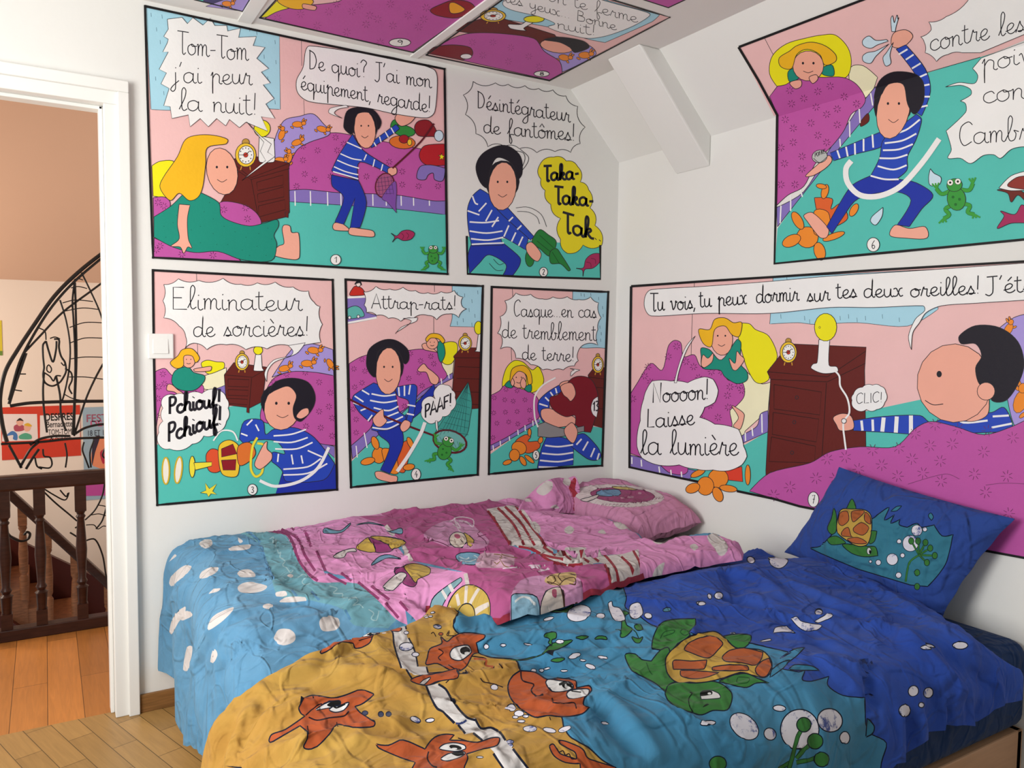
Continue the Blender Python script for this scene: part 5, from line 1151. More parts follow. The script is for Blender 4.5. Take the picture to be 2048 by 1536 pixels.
M.p('painted_border').l('141214', 4.6, '120,1185! 125,1456! 500,1476! 1075,1492! 1073,1250!')
M.build(1060, 350)
# ---- panel 3
M = Mural('L', 'comic panel numbered 3 with a large bubble, above the light switch corner', '3', GW).z(290, 530, 3.0725)
M.label = 'comic panel numbered 3 behind the light switch, with a large white bubble on top'
M.p('painted_scene').f(PINK, '50,35! 1150,92! 1180,1380! 75,1475!', 0).f(TEAL, '65,1110! 520,870! 740,840! 1165,1180! 1180,1380! 75,1475!', 0).l('28242a', 1, '316,40! 318,100!', '322,480! 326,600!')
M.p('painted_bed').f(YEL, '345,610 380,585 440,595 485,600 480,640 390,670').f('eae6c0', '355,690 430,660 500,630! 500,735! 450,760 360,760').f(MAG, '55,660! 120,635 170,680 350,735 355,800 300,830 130,800 70,990! 62,985!').sparks('110,670 85,750 120,730 80,820 75,930 300,770').f(PUR, '440,760! 500,735! 500,800! 450,790!')
M.f(PUR, '1060,1090! 1165,1115! 1165,1185! 1100,1130!').f(MAG, '740,780 800,690 950,650 1160,680! 1175,1110! 1050,1090 900,1000 720,960 720,860').sparks('790,720 870,670 985,660 750,780 1070,720 1140,785 1130,870 1070,900 1080,1000 990,990 1150,940 1150,1050')
M.f('a594d6', '780,690! 900,520 1000,480 1155,520! 1160,680! 1050,660 900,655').bunny(1040, 525, 38, 8).bunny(1000, 605, 38, 0).bunny(860, 635, 36, -12).bunny(1140, 610, 34, 60)
M.p('painted_nightstand').f(BRN, '487,675! 545,600! 765,630! 740,690! 720,840! 640,880! 640,910! 625,905! 625,875! 500,860!').l('2a0c0a', 1.2, '487,675! 660,690! 765,630!', '655,695! 640,880!', '510,700! 640,705! 635,750! 510,745! 510,700!', '510,765! 635,770! 632,805! 510,800! 510,765!', '508,820! 630,825! 628,860! 508,850! 508,820!')
M.p('painted_lamp').f(WHT, '680,550! 715,550! 720,630 728,650 670,650 668,635').e(YEL, 695, 524, 28, 27)
M.clock(596, 596, 42, 52)
M.p('painted_person').f(SKN, '140,735 165,735 200,765 235,790 215,805 180,780 135,770').f(DRS, '185,650 260,625 300,660 365,680 360,720 300,770 210,765 165,720').f(SKN, '300,640 380,625 408,625 400,650 310,655').face(268, 588, 40, 44).f(HAIR, '200,560 230,520 290,515 335,570 310,600 290,560 240,560 235,620 190,635 155,600')
M.p('painted_person#2').f(TRO, '850,1260! 1170,1225! 1180,1380! 800,1415!').f(BLU, '580,1070! 610,960 720,955 740,1040 790,1010 920,1000 1040,1060 1165,1220! 1100,1320 870,1330 840,1260 780,1210! 785,1150 860,1160 800,1080 650,1080 620,1110!').bands(3.0, '625,985 660,950', '590,1035 630,1050', '680,980 700,1020', '790,1050 900,1040 990,1010', '790,1085 900,1090 1000,1060', '800,1130 930,1130 1030,1090', '850,1255 1000,1240 1080,1190', '850,1290 1000,1280 1120,1220', '1000,1140 1090,1180', '820,1160! 815,1210!', '900,1165! 910,1225!', '960,1170! 970,1220!')
M.face(845, 875, 112, 140, 12, cap=NIT)
M.f(NIT, '760,790 800,720 900,695 1000,720 1045,800 1030,880 960,960 920,940 910,880 930,800 880,745 800,770')
M.f(SKN, '1000,880 960,890 930,930 960,945 1005,915')
M.p('painted_gadget').f('d8502a', '375,1170 410,1130 460,1150 480,1240 440,1275 390,1260').f('e8c030', '455,1110 520,1075 580,1120 580,1240 560,1300 480,1290 455,1220').f('8a1420', '470,1130! 540,1100! 565,1160! 470,1180!').f('8a1420', '470,1200! 560,1195! 555,1260! 480,1260!').f('d8702a', '570,1120 640,1090 680,1150 650,1200 580,1230').e('e8d83a', 290, 1240, 18, 66, 0).f('e8d83a', '300,1215! 410,1210! 410,1235! 310,1260!').p('painted_ring').e('e8e2d4', 128, 1265, 22, 82, 0, 3.0, 'c8a820').p('painted_ring#2').e('e8e2d4', 205, 1260, 22, 82, 6, 3.0, 'c8a820').p('painted_star').f('e8d83a', '340,1400! 375,1385! 370,1340! 395,1375! 440,1345! 415,1390! 440,1410! 405,1405! 390,1425! 380,1405!', 0.8)
M.p('painted_handle').l('c8b424', 5, '690,1060 660,1120 650,1250 680,1300 720,1270 730,1110 690,1095').l('e8d83a', 3.5, '690,1060 660,1120 650,1250 680,1300 720,1270 730,1110 690,1095')
M.p('painted_person#2').f(SKN, '680,1200 730,1100 750,1085 750,1130 780,1160 775,1200 710,1255 675,1235')
M.p('motion_mark').l(WHT, 6, '705,1325 800,1360 950,1330 1060,1250 1130,1120').p('motion_mark#2').l(WHT, 3, '570,1080 540,1025 470,1020 420,1080')
M.p('sound_cloud').arcs(WHT, '110,815 180,800 250,800 350,790 450,770 500,820 510,880 500,960 440,1030 360,1050 290,1100 150,1130 90,1110 85,1030 110,960 110,880', 0.16, 1.0)
M.p('sound_cloud/lettering').text(INK, 5.4, 'Pchiouf!', 145, 915, 470, 865, 52).text(INK, 5.4, 'Pchiouf!', 140, 1090, 475, 975, 55)
M.p('speech_bubble').arcs(WHT, '115,120 205,85 330,95 480,82 590,118 690,110 800,105 910,135 1005,160 1040,230 1075,255 1090,365 1080,475! 985,490 940,540 900,500 750,515 620,520 500,490 380,520 300,480 245,515 250,440 210,375 115,325 110,220', -0.12, 1.2)
M.f(WHT, '985,478! 930,545 800,595 755,650 748,718! 735,660 790,585 890,560 910,530 880,495!', 1.0)
M.p('speech_bubble/lettering').text(INK, 2.0, 'Eliminateur', 160, 272, 965, 282, 64).text(INK, 2.0, 'de sorcières!', 295, 442, 1015, 435, 60)
M.number('3', 660, 1380, 30, 34)
M.border(4.8, '48,32! 600,62 1153,92! 1168,740 1180,1380! 640,1425 75,1475! 58,760')
M.build(490, 780)
# ---- panel 4
M = Mural('L', 'comic panel numbered 4 with a butterfly net and frog, left wall bottom centre', '4', GW).z(680, 540, 3.413)
M.label = 'comic panel numbered 4 with a net over a frog and a PAAF cloud'
M.p('painted_scene').f(PINK, '38,68! 972,112! 940,1395! 75,1480!', 0).f(TEAL, '75,1310! 500,880! 950,945! 940,1395! 75,1480!', 0).f(CUR, '765,105! 972,115! 968,390! 750,385! 765,330', 1).dashes('4a6a80', '800,150 850,160 900,200 940,140 880,260 920,300 950,350 800,350 840,330 900,360', 2, 26).l('28242a', 1, '645,100! 645,150!', '640,310! 640,430!')
M.p('painted_shelf').f(PUR, '45,185! 185,180! 180,290! 250,310! 250,330! 48,370!').l(WHT, 4, '45,188 185,182', '50,362 250,325').f('5ab0a8', '48,270 100,245 140,260 165,300 160,318 55,330').e('e8e8e8', 65, 325, 10, 11).e('e8e8e8', 125, 318, 10, 11).f('c02a20', '65,170 90,120 110,110 150,125 170,165 120,175').e('e8d8d0', 125, 97, 16, 18).f(NIT, '100,98 115,78 140,80 148,105 135,88 112,92')
M.p('painted_bed').f(PUR, '75,1200! 300,1000 520,850 770,690! 770,740! 560,860 280,1110 85,1290!').f('eae6c0', '690,640 780,600! 770,700! 720,720').f(YEL, '690,520 740,490 795,500 800,560 760,640 700,630').f(MAG, '62,640! 150,590 300,560 450,550 560,540 660,560 700,660 730,720 690,760 560,830 430,960 250,1020 200,1090 75,1200!').sparks('150,610 95,675 170,690 150,770 100,800 90,950 110,1020 110,1110 480,570 550,620 540,700 470,740 620,590 640,640 560,790 440,930').l('eeeef2', 2.2, '165,1110! 185,1215!', '110,1200! 118,1280!', '690,740! 695,780!', '740,700! 745,740!')
M.p('painted_nightstand').f(BRN, '775,590! 830,530! 968,530! 948,945! 760,960! 770,780! 785,610!').l('2a0c0a', 1.2, '775,600! 962,600!', '800,660! 955,665!', '795,740! 952,745!', '785,830! 950,835!', '780,910! 948,920!').p('painted_lamp').f(WHT, '945,430! 966,430! 962,560! 920,555 930,545').e(YEL, 945, 395, 28, 45)
M.clock(854, 500, 45, 52)
M.p('painted_person').f(DRS, '665,500 700,490 718,570 690,630 670,590').f(SKN, '560,510 590,500 640,540 660,560 600,550 570,540').face(630, 500, 40, 40).f(HAIR, '585,470 620,435 680,440 715,480 700,500 670,470 620,465 595,490')
M.p('painted_toy').f('d8602a', '380,1340 430,1180 480,1170 470,1270 440,1380 390,1370').e('e8892a', 265, 1265, 46, 55).e('e8892a', 240, 1180, 24, 46, -20).e('e8892a', 190, 1305, 50, 24, -15).e('e8892a', 480, 1180, 18, 42, -25).e('e8892a', 470, 1345, 40, 22, -10).f('e8892a', '290,1220 370,1240 400,1380 340,1385 300,1300')
M.p('painted_person#2').f(SKN, '240,1380 280,1375 350,1400 390,1410 380,1450 300,1440 250,1420').f(SKN, '530,680 570,640 600,670 640,700 675,740 660,780 620,770 590,700 545,695')
M.f(TRO, '430,1010 640,780! 655,830! 560,960 400,1080').f(TRO, '250,1090! 400,1060 430,1190 340,1390! 275,1365! 340,1200 270,1130')
M.f(BLU, '380,800! 500,780 525,800 515,930 490,1040! 450,1040! 470,900 395,860').bands(3.0, '400,800! 405,860!', '440,790! 440,860!', '480,785! 470,850!', '460,920! 515,930!', '455,980! 505,990!')
M.f(BLU, '230,770! 380,830! 400,960 450,1010 380,1075 250,1100! 215,1090! 230,1000 200,1035! 130,970 85,890 100,850').bands(3.0, '215,845 300,860 380,850', '205,890 300,905 390,890', '230,940 330,960 400,930', '300,1010 400,970', '240,1030 330,1040 430,1000', '220,1075 320,1085 400,1050', '100,860! 160,900!', '90,905! 130,920!', '140,960! 190,940!', '190,1030! 220,990!', '150,820! 200,850!')
M.face(330, 690, 86, 160, 2, cap=NIT)
M.f(NIT, '180,640 200,540 290,480 380,480 460,540 470,610 440,640 400,560 330,525 260,560 250,650 240,730 200,700')
M.p('painted_net').l('5a1420', 4, '50,875 240,970 440,1055 640,1130').f('3a9a90', '875,765! 900,900 890,1000 850,1140 690,1110 640,1125', 0.9).e('6ab0a8', 750, 1170, 116, 74, 16, 4.0, '5a1420')
for k in range(7): M.l('1a4a4a', 0.7, '%d,%d! %d,%d!' % (875, 770, 680+k*28, 1120-k*4+(k-3)**2), '%d,%d! %d,%d!' % (850-k*28, 830+k*42, 895-k*3, 850+k*46), '%d,%d! %d,%d!' % (650+k*30, 1130+k*8, 690+k*26, 1200+k*4))
M.frog(720, 1220, 78, 20)
M.p('painted_person#2').f(SKN, '225,1010 290,950 300,1000 320,1030 280,1070 240,1060').f(SKN, '410,1070 440,1025 480,1040 470,1080 430,1105')
M.p('motion_mark').l(WHT, 7, '390,1375 470,1260 550,1120 580,1040')
M.p('sound_cloud').arcs(WHT, '560,940 590,870 650,880 660,800 720,785 765,820 785,870 760,960 700,1000 650,1040 590,1035', 0.2, 1.0).f(WHT, '650,1030! 665,1030! 670,1105! 655,1080!', 1)
M.p('sound_cloud/lettering').text(INK, 3.2, 'PAAF!', 578, 1010, 765, 925, 42)
M.p('speech_bubble').arcs(WHT, '160,150 245,112 340,130 430,118 515,140 600,155 690,148 780,140 840,185 830,240 865,265 810,325 740,300 660,340 600,310 500,330 415,350 330,330 250,310 180,290 165,240', -0.14, 1.2).f(WHT, '430,330! 485,345 470,370 385,425! 378,435! 420,390 520,350 530,325!', 1)
M.p('speech_bubble/lettering').text(INK, 1.9, 'Attrap-rats!', 215, 262, 800, 272, 47)
M.number('4', 519, 1395, 32, 40)
M.border(4.8, '38,65! 500,90 975,110! 958,750 940,1397! 500,1440 75,1483! 55,780')
M.build(830, 770)
# ---- panel 5
M = Mural('L', 'small comic panel numbered 5 beside the wall corner, with a dark red helmet', '5', GW).z(960, 560, 3.839)
M.p('painted_scene').f(PINK, '92,55! 985,92! 938,1425! 70,1485!', 0).f(TEAL, '75,1340! 450,1070! 945,1135! 938,1425! 70,1485!', 0).f(CUR, '712,85! 980,95! 968,525! 900,520 770,520 712,480', 1).dashes('4a6a80', '775,100 800,105 850,100 910,130 940,200 920,350 925,450 945,260 930,400', 2, 24).l('28242a', 1, '248,62! 252,130!', '240,510! 243,620!')
M.p('painted_bed').f(YEL, '170,800 200,680 260,620 330,630 400,690 450,665 490,760 470,820 400,865 200,860').f(PUR, '75,1260! 440,1040! 460,1090! 80,1310!').f(MAG, '85,885! 150,850 190,810 300,830 420,880 460,960 450,1060 330,1130 200,1210 78,1270!').sparks('200,840 285,850 110,905 190,920 255,930 345,920 195,1015 285,1010 380,1000 105,1020 130,1100 220,1090 290,1105 385,1075 100,1210').l('eeeef2', 2.2, '100,1270! 104,1310!', '155,1235! 158,1275!', '225,1200! 228,1235!', '290,1150! 294,1190!', '345,1115! 348,1160!', '405,1080! 408,1120!')
M.p('painted_nightstand').f(BRN, '830,730! 870,680! 958,670! 945,1140! 850,1110! 840,800!').l('2a0c0a', 1.2, '830,745! 955,760!', '850,820! 950,830!', '860,980! 948,990!')
M.clock(905, 650, 44, 64)
M.p('painted_person').f(DRS, '190,810 230,770 260,800 240,830').f(DRS, '340,830 390,800 395,850 370,860').face(298, 760, 58, 70).f(HAIR, '230,760 250,680 330,655 385,700 400,790 370,800 355,730 300,700 255,740 235,790').f(SKN, '235,790 250,755 265,790 250,815').f(SKN, '310,790 330,750 355,790 345,830 320,825')
M.p('painted_toy').f('d8602a', '270,1250 340,1190 390,1200 370,1240 450,1240 455,1290 360,1330').e('e8892a', 300, 1290, 58, 50, 20).e('e8892a', 265, 1345, 40, 46).e('e8892a', 210, 1400, 36, 18, -20).e('e8892a', 330, 1390, 20, 40, -30).e('e8892a', 380, 1375, 46, 16, 40).e('e8892a', 380, 1170, 14, 30, 0).e('e8892a', 465, 1230, 18, 26, 20)
M.p('painted_person#2').f(BLU, '445,1000! 450,930 520,860 610,805! 625,865! 540,910 530,1080 480,1085').bands(3.0, '455,950 520,970', '500,900 530,930', '540,860! 560,890!', '580,830! 590,870!').f(BLU, '520,1190! 640,1210! 720,1240! 715,1420! 440,1450! 470,1300').f(BLU, '730,1200! 800,1180 900,1280 930,1350 890,1385 820,1370 690,1270!').bands(3.2, '500,1270 600,1280 715,1265', '475,1330 600,1340 715,1325', '460,1385 600,1395 715,1375', '450,1435 600,1440', '740,1265! 780,1220!', '790,1310! 830,1240!', '850,1360! 880,1290!', '900,1380! 915,1330!')
M.f(SKN, '475,1060 470,1000 520,985 580,1000 720,1050 740,1100 620,1130 540,1120').f(SKN, '610,810 640,780 715,780 740,870 700,930 650,880')
M.p('painted_helmet').f('781020', '540,900 600,880 700,760 780,738 860,770 905,880 900,1000 850,1170! 800,1165! 730,1110! 730,1040 660,1050 580,1010 540,960').f(WHT, '905,895! 870,920 852,980 865,1030 895,1055! 908,980', 1).f('8a8a8a', '445,1110! 500,1090! 640,1140 800,1120! 800,1160! 640,1200 530,1210! 445,1200!')
M.text(INK, 2.4, '13', 864, 1008, 912, 1005, 36)
M.p('painted_person#2').f(SKN, '650,1140 700,1095 725,1110 750,1170 720,1250 680,1230 650,1180').f(SKN, '620,815 700,790 735,870 700,930 670,905 640,880')
M.p('motion_mark').l(WHT, 3.2, '580,750 480,810 420,900 420,1050 445,1130')
M.p('speech_bubble').arcs(WHT, '190,160 275,100 390,110 480,145 560,130 670,128 760,150 850,130 910,175 930,290 905,380 905,500 800,495 750,560 755,620 725,660 640,690 555,695 480,690 390,650 275,600 240,520 155,530 165,430 135,410 155,280 200,240', -0.12, 1.2).f(WHT, '690,680! 765,690 735,705 700,738! 695,735! 700,705 725,690!', 1)
M.p('speech_bubble/lettering').text(INK, 1.7, 'Casque...en cas', 258, 280, 895, 290, 58).text(INK, 1.7, 'de tremblement', 168, 445, 895, 468, 62).text(INK, 1.7, 'de terre!', 322, 612, 730, 625, 55)
M.number('5', 430, 1345, 26, 38)
M.border(4.6, '90,53! 500,72 985,92! 960,760 938,1425! 500,1450 68,1490! 80,760')
M.build(1090, 750)
# ---- panel 6, over the fold of the wall
M = Mural('R', 'large comic panel numbered 6 folding up over the sloped ceiling, right wall top', '6', GR).z(1460, 0, 2.845)
M.p('painted_scene').f(PINK, '50,270! 800,-20! 2000,-480! 1990,100! 1430,330! 850,500! 250,660!', 0).f(TEAL, '270,1300! 850,500! 1120,415! 1425,325! 1990,150! 2000,1330! 255,1500!', 0).l('28242a', 1, '198,220! 245,310!').l('28242a', 1.2, '1110,415! 1425,325!')
M.p('painted_bed').f('eae6c0', '690,380 760,375 840,440! 810,530! 740,560 680,460').f(YEL, '270,495! 225,420 240,320 320,250 440,215 520,200 600,200 670,270 690,360 660,440 560,440').f(PUR, '265,1180! 420,1090 560,860 680,690 740,600 830,490! 825,600! 600,870! 270,1290!').f(BRN, '745,690 785,645 790,690 745,720').f(MAG, '270,490! 320,480 400,430 520,440 640,440 720,480 770,560 750,610 690,650 650,740 590,820 540,870 480,940 420,1060 330,1110 265,1170! 268,650! 225,550!')
M.sparks('340,515 420,560 500,520 570,490 350,590 490,610 315,680 360,730 460,700 550,650 610,710 500,770 290,840 360,810 550,810 410,890 310,930 410,960 290,1050 370,1050 650,550 720,590 610,620', 22).l('eeeef2', 2.6, '290,1170! 285,1270!', '345,1110! 345,1200!', '400,1080! 412,1120!', '625,790! 628,835!', '680,690! 682,780!', '735,620! 740,700!', '800,530! 812,600!')
M.p('painted_person').f(DRS, '330,410 370,390 395,440 340,465').f(DRS, '520,390 580,370 590,430 530,425').face(445, 375, 88, 86, 0).f(HAIR, '280,330 340,290 380,260 460,240 540,260 600,310 600,350 540,370 510,310 440,280 380,310 350,390 290,380').f(SKN, '340,470 400,455 405,490 370,505').f(SKN, '450,440 490,425 500,450 470,475')
M.p('painted_toy').f('d8602a', '480,1125! 580,1130 575,1190 630,1160 670,1240 600,1290 560,1300 500,1220').e('e8892a', 440, 1350, 62, 60).e('e8892a', 350, 1370, 56, 32, -25).e('e8892a', 510, 1430, 32, 52, -15).e('e8892a', 385, 1255, 26, 56, -30).e('e8892a', 590, 1345, 66, 18, -20).e('e8892a', 540, 1090, 20, 42, 15).e('e8892a', 520, 1060, 30, 14, 10).e('e8892a', 705, 1195, 20, 40, 30).f('e8892a', '480,1200 560,1210 560,1320 480,1330')
M.p('painted_person#2').f(SKN, '910,1340 940,1280 1020,1300 1110,1290 1120,1355 1000,1355').f(SKN, '420,1225 470,1210 560,1300 550,1350 510,1350 440,1260')
M.f(TRO, '800,1000! 960,1020! 1060,1040 1155,1110 1090,1190 1020,1290! 950,1280! 1030,1140 930,1090 730,1130 640,1240 580,1330! 550,1290! 640,1130 700,1050')
M.f(SKN, '920,260 930,190 1000,170 1040,210 980,270').f(BLU, '945,280! 1000,255! 1110,390 1140,520 1090,660! 1060,640! 1085,480').f(BLU, '870,745! 570,870! 590,915! 700,880 870,830').f(BLU, '940,740! 1060,650! 1090,680 1060,790 1010,890 1005,970 930,1030! 800,1000! 850,900 870,800')
M.bands(3.4, '960,310! 1010,280!', '1000,340! 1045,310!', '1035,390! 1085,360!', '1075,440! 1120,420!', '1085,490! 1135,480!', '1085,550! 1138,550!', '1080,610! 1125,600!', '610,855! 625,900!', '660,835! 670,890!', '710,815! 712,880!', '760,790! 760,860!', '810,765! 815,840!', '900,770 1000,740 1080,680', '880,815 980,800 1060,760', '870,855 960,850 1040,820', '850,900 940,900 1010,880', '840,945 930,965 1005,940', '800,1000 880,1020 960,1020')
M.face(930, 620, 92, 172, 12, cap=NIT)
M.f(NIT, '820,560 850,460 930,410 1050,420 1100,470 1100,580 1050,650 1010,590 985,480 900,480 860,540')
M.f(SKN, '430,1000 500,935 560,885 580,915 540,960 470,1000')
M.p('painted_tin').e('b4b8b4', 510, 890, 44, 36, -15).l(INK, 1.2, '475,900 510,925 550,895').text(INK, 1.2, 'POIVRE', 482, 895, 545, 870, 12)
M.p('painted_balloon').f('c4dce8', '755,230 790,205 830,230 890,225! 900,235! 840,255 800,275 760,260').p('painted_balloon#2').f('c4dce8', '755,320 780,300 830,290 905,250! 830,320 800,360 760,350').p('painted_balloon#3').f('c4dce8', '870,330 890,300 930,240! 910,310 915,360 885,375').p('painted_balloon#4').f('c4dce8', '920,180! 915,110 925,90 935,130 950,85 955,110 960,100 945,150 940,180!').p('painted_drop').f('c4dce8', '1140,960! 1160,985 1200,1010 1190,1050 1140,1055 1130,1010').p('painted_drop#2').f('c4dce8', '870,1180! 865,1230 830,1280 800,1260 810,1230')
M.frog(1285, 1110, 88, -8)
M.p('motion_mark').l(WHT, 11, '690,915 660,960 670,1040 740,1110 850,1115 970,1060 1090,930 1190,790')
M.p('painted_mask').f('6a2418', '1520,1080 1640,1080 1700,1120! 1700,1170! 1640,1110 1600,1150 1580,1100').f(WHT, '1530,1070! 1600,1000 1700,970! 1700,1080! 1600,1085').f('8a3028', '1580,1060 1630,1010 1700,1000! 1700,1080!').f('a02858', '1520,1300 1560,1230 1540,1200 1620,1220 1660,1165 1700,1200! 1700,1270! 1600,1270')
M.p('speech_bubble').arcs(WHT, '1085,210 1145,170 1130,125 1230,95 1380,-40 2000,-300! 2000,60! 1425,300! 1320,300 1240,310 1175,350 1110,300 1105,240', -0.1, 1.2).f(WHT, '1430,330! 2000,120! 2000,850! 1673,835 1600,850 1540,900 1500,880 1440,885 1370,930 1310,900 1240,900 1260,850 1230,745! 1340,640 1340,590 1310,575! 1370,540 1370,510 1335,490 1300,485 1225,495! 1300,470 1390,475 1410,430 1380,390!', 1.2)
M.p('speech_bubble/lettering').text(INK, 1.9, 'contre les i', 1135, 295, 1760, 158, 62).text(INK, 1.9, 'poivre', 1430, 412, 1880, 320, 62).text(INK, 1.9, 'contre', 1435, 592, 1890, 530, 62).text(INK, 1.9, 'Cambriol', 1300, 830, 1860, 780, 62)
M.number('6', 815, 1392, 36, 40)
M.p('painted_border').l('141214', 5, '50,268! 800,-18! 1300,-208! 2000,-478! 2000,1330! 1720,1358!', '48,268! 160,455! 268,655! 262,1080! 252,1500! 700,1455! 1240,1405! 1720,1358!')
M.build(1720, 350)
# ---- panel 7
M = Mural('R', 'wide comic panel numbered 7 with a tall brown chest, behind the turtle pillow', '7', GR).z(1240, 510, 2.955)
M.p('painted_scene').f(PINK, '65,185! 2500,30! 2500,1810! 1900,1700! 1240,1520! 905,1440! 55,1255!', 0).f(CUR, '905,133! 1860,85! 1880,320! 1700,420 1400,400 1150,410 1050,400 885,408!', 1).dashes('4a6a80', '950,350 985,120 1090,360 1120,380 1210,130 1300,360 1350,350 1400,370 1450,360 1550,350 1650,370', 2, 26).l('28242a', 1, '440,160! 438,200!', '428,340! 420,590!')
M.f(TEAL, '60,1240! 740,1120! 860,1050! 2500,700! 2500,1810! 1900,1700! 1240,1520! 905,1440!', 0)
M.p('painted_bed').f('eae6c0', '720,660! 830,760 890,750! 875,920! 740,1040! 700,1100 600,1000').f(PUR, '55,1180! 300,1240 470,1280! 400,1330! 60,1250!').f(PUR, '710,1075! 740,1055 810,1010 830,940 875,920! 875,1045! 710,1120!').f(YEL, '690,420 760,405 800,440 880,480 930,600 880,680 880,735 830,760 790,740 740,640')
M.f(MAG, '62,820! 100,760 180,640 250,680 285,540 320,505 360,520 375,600 440,590 480,660 600,680 640,740 720,750 735,830 690,890 650,920 650,1040 400,1080 400,1280 300,1290 220,1230 110,1190 55,1170!').sparks('335,540 285,600 390,630 435,660 165,660 145,715 180,750 335,740 465,725 540,690 600,690 650,780 700,770 635,830 720,800 640,900 530,890 480,970 580,960 75,850', 22).l('eeeef2', 2.6, '70,1195! 70,1235!', '125,1210! 128,1250!', '230,1250! 235,1290!', '300,1270! 303,1305!', '362,1280! 365,1315!', '780,1020! 785,1070!', '838,940! 840,1050!', '740,1050! 742,1100!')
M.p('painted_nightstand').f(BRN, '870,690! 1000,525! 1455,545! 1445,680! 1455,1230! 1000,1330! 890,1280! 890,1310! 862,1305! 862,1270! 890,735!').l('2a0c0a', 1.4, '870,690! 1225,720! 1450,570!', '890,735! 1225,750! 1450,640!', '1220,755! 1190,1250!', '910,765! 1190,810! 1180,945! 910,910! 910,765!', '905,930! 1175,970! 1160,1105! 900,1060! 905,930!', '895,1075! 1155,1130! 1150,1230! 880,1220! 895,1075!').e(BRN, 1045, 842, 9, 10).e(BRN, 1030, 988, 9, 10).e(BRN, 1017, 1168, 9, 10)
M.p('painted_lamp').f(WHT, '1175,500! 1240,500! 1235,650 1280,660 1285,690 1200,700 1130,670 1140,645 1165,635').e(YEL, 1215, 427, 66, 82).e('e8e014', 1180, 428, 5, 6, 0, 0.8)
M.clock(995, 575, 50, 62)
M.p('painted_person').f(SKN, '660,890 720,925 735,950 710,1030 670,1010 700,960').f(DRS, '480,550 530,560 600,620 690,500 715,520 710,640 750,690 750,740 690,760 620,720 590,680 490,670 480,600').f(SKN, '480,650 490,590 520,610 550,580 545,630 500,665').f(SKN, '645,610 680,640 690,570 710,590 735,620 690,680 665,675').face(600, 495, 66, 98, -4).f(HAIR, '465,440 530,440 560,380 620,372 670,400 720,400 705,480 660,470 620,420 560,440 540,540 490,520')
M.p('painted_toy').f('d8402a', '610,1280! 720,1250! 725,1340! 640,1330!').e('e8892a', 580, 1320, 60, 56).e('e8892a', 505, 1365, 50, 55).e('e8892a', 430, 1378, 44, 28, -20).e('e8892a', 578, 1415, 28, 46, -25).e('e8892a', 640, 1380, 52, 20, 8).e('e8892a', 460, 1290, 46, 18, -25).e('e8892a', 755, 1300, 16, 60, 0)
M.z(1620, 510, 2.477).p('painted_bed').f('a594d6', '940,360! 1010,310 1080,290! 1080,850! 1010,840 960,600').bunny(985, 365, 34, -60).bunny(1045, 720, 60, -70)
M.p('painted_person#2').f(BLU, '215,820! 360,800 545,795 600,830 720,790 900,780 960,755 1000,830 990,870 850,880 560,890 400,880 215,870!').bands(5, '255,820! 260,870!', '310,815! 312,872!').bands(8, '365,805! 358,875!', '430,800! 425,880!', '500,795! 500,885!').bands(4, '905,800 985,795', '900,855 1000,835', '710,795 760,830 880,820')
M.f(SKN, '830,700! 885,700! 880,790 800,825 720,800 760,760')
M.e(SKN, 715, 635, 185, 195, -8).e(INK, 640, 590, 13, 16, 0, 0).l(INK, 1.6, '570,720 610,742 660,738')
M.f(NIT, '740,400 820,350 940,360 1030,430 1060,540 1030,640 970,720 900,720 895,640 840,640 820,560 850,500 820,440 750,440')
M.e(SKN, 872, 675, 44, 44)
M.f(SKN, '115,805 160,785 205,800 215,860 150,870 130,840')
M.p('painted_bed').f(MAG, '0,1030 100,975 250,950 420,950 520,860 600,825 720,850 860,890 1000,850 1100,800! 1107,1503! 1060,1498! 651,1425! 98,1274! -60,1240 -300,1170! -200,1080').sparks('620,840 735,860 880,870 1005,905 520,885 440,955 595,945 705,935 860,975 310,965 85,1010 175,1000 355,1040 505,1010 645,1020 240,1060 560,1080 815,1085 975,1095 435,1095 30,1105 125,1105 650,1120 870,1175 985,1280 -100,1150 -180,1190 100,1225', 30, '6a2a58', 1.0).l('7a3a6a', 1.0, '485,1135 600,1100 680,1085 740,1110', '870,1140 960,1130 1080,1135')
M.p('painted_cord').l(WHT, 3.6, '120,570 145,600 150,650 185,710 195,780 168,822 165,860 172,920 178,965').e(WHT, 168, 822, 12, 12)
M.p('sound_cloud').arcs(WHT, '215,690 260,655 310,645 350,650 375,680 370,730 330,765 280,765 225,765 208,720', 0.18, 1.0)
M.p('sound_cloud/lettering').text(INK, 1.4, 'CLIC!', 228, 738, 362, 728, 24)
M.z(1240, 510, 2.955).p('speech_bubble').f(WHT, '185,205 500,185 900,155 1240,125 1800,90 2500,40! 2500,260! 2100,285 1900,300 1810,340 1770,400 1730,460 1722,560! 1705,480 1745,380 1800,330 1790,300 1500,310 1240,310 885,345 500,345 185,360 145,310 150,240', 1.2)
M.p('speech_bubble#2').arcs(WHT, '190,745 300,745 400,755 500,720 550,735 580,800 560,870 500,900 470,960 560,1000 700,1030 730,1130 750,1190 720,1240 640,1275 550,1270 450,1265 350,1240 220,1240 130,1200 100,1130 120,980 140,850 160,790', 0.05, 1.2).f(WHT, '320,755! 350,640 390,540 445,478! 400,550 370,620 345,700 335,755!', 1.0)
M.z(0, 0, 1).p('speech_bubble/lettering')
for t, x0, y0, x1, y1 in (('Tu vois,', 1300, 623, 1392, 617), ('tu peux', 1398, 614, 1494, 608), ('dormir', 1512, 606, 1598, 601), ('sur', 1614, 604, 1660, 600), ('tes', 1672, 598, 1714, 595), ('deux', 1727, 596, 1806, 592), ('oreilles!', 1820, 595, 1962, 587), ("J'étei", 1968, 588, 2080, 582)): M.text(INK, 2.4, t, x0, y0, x1, y1, 17)
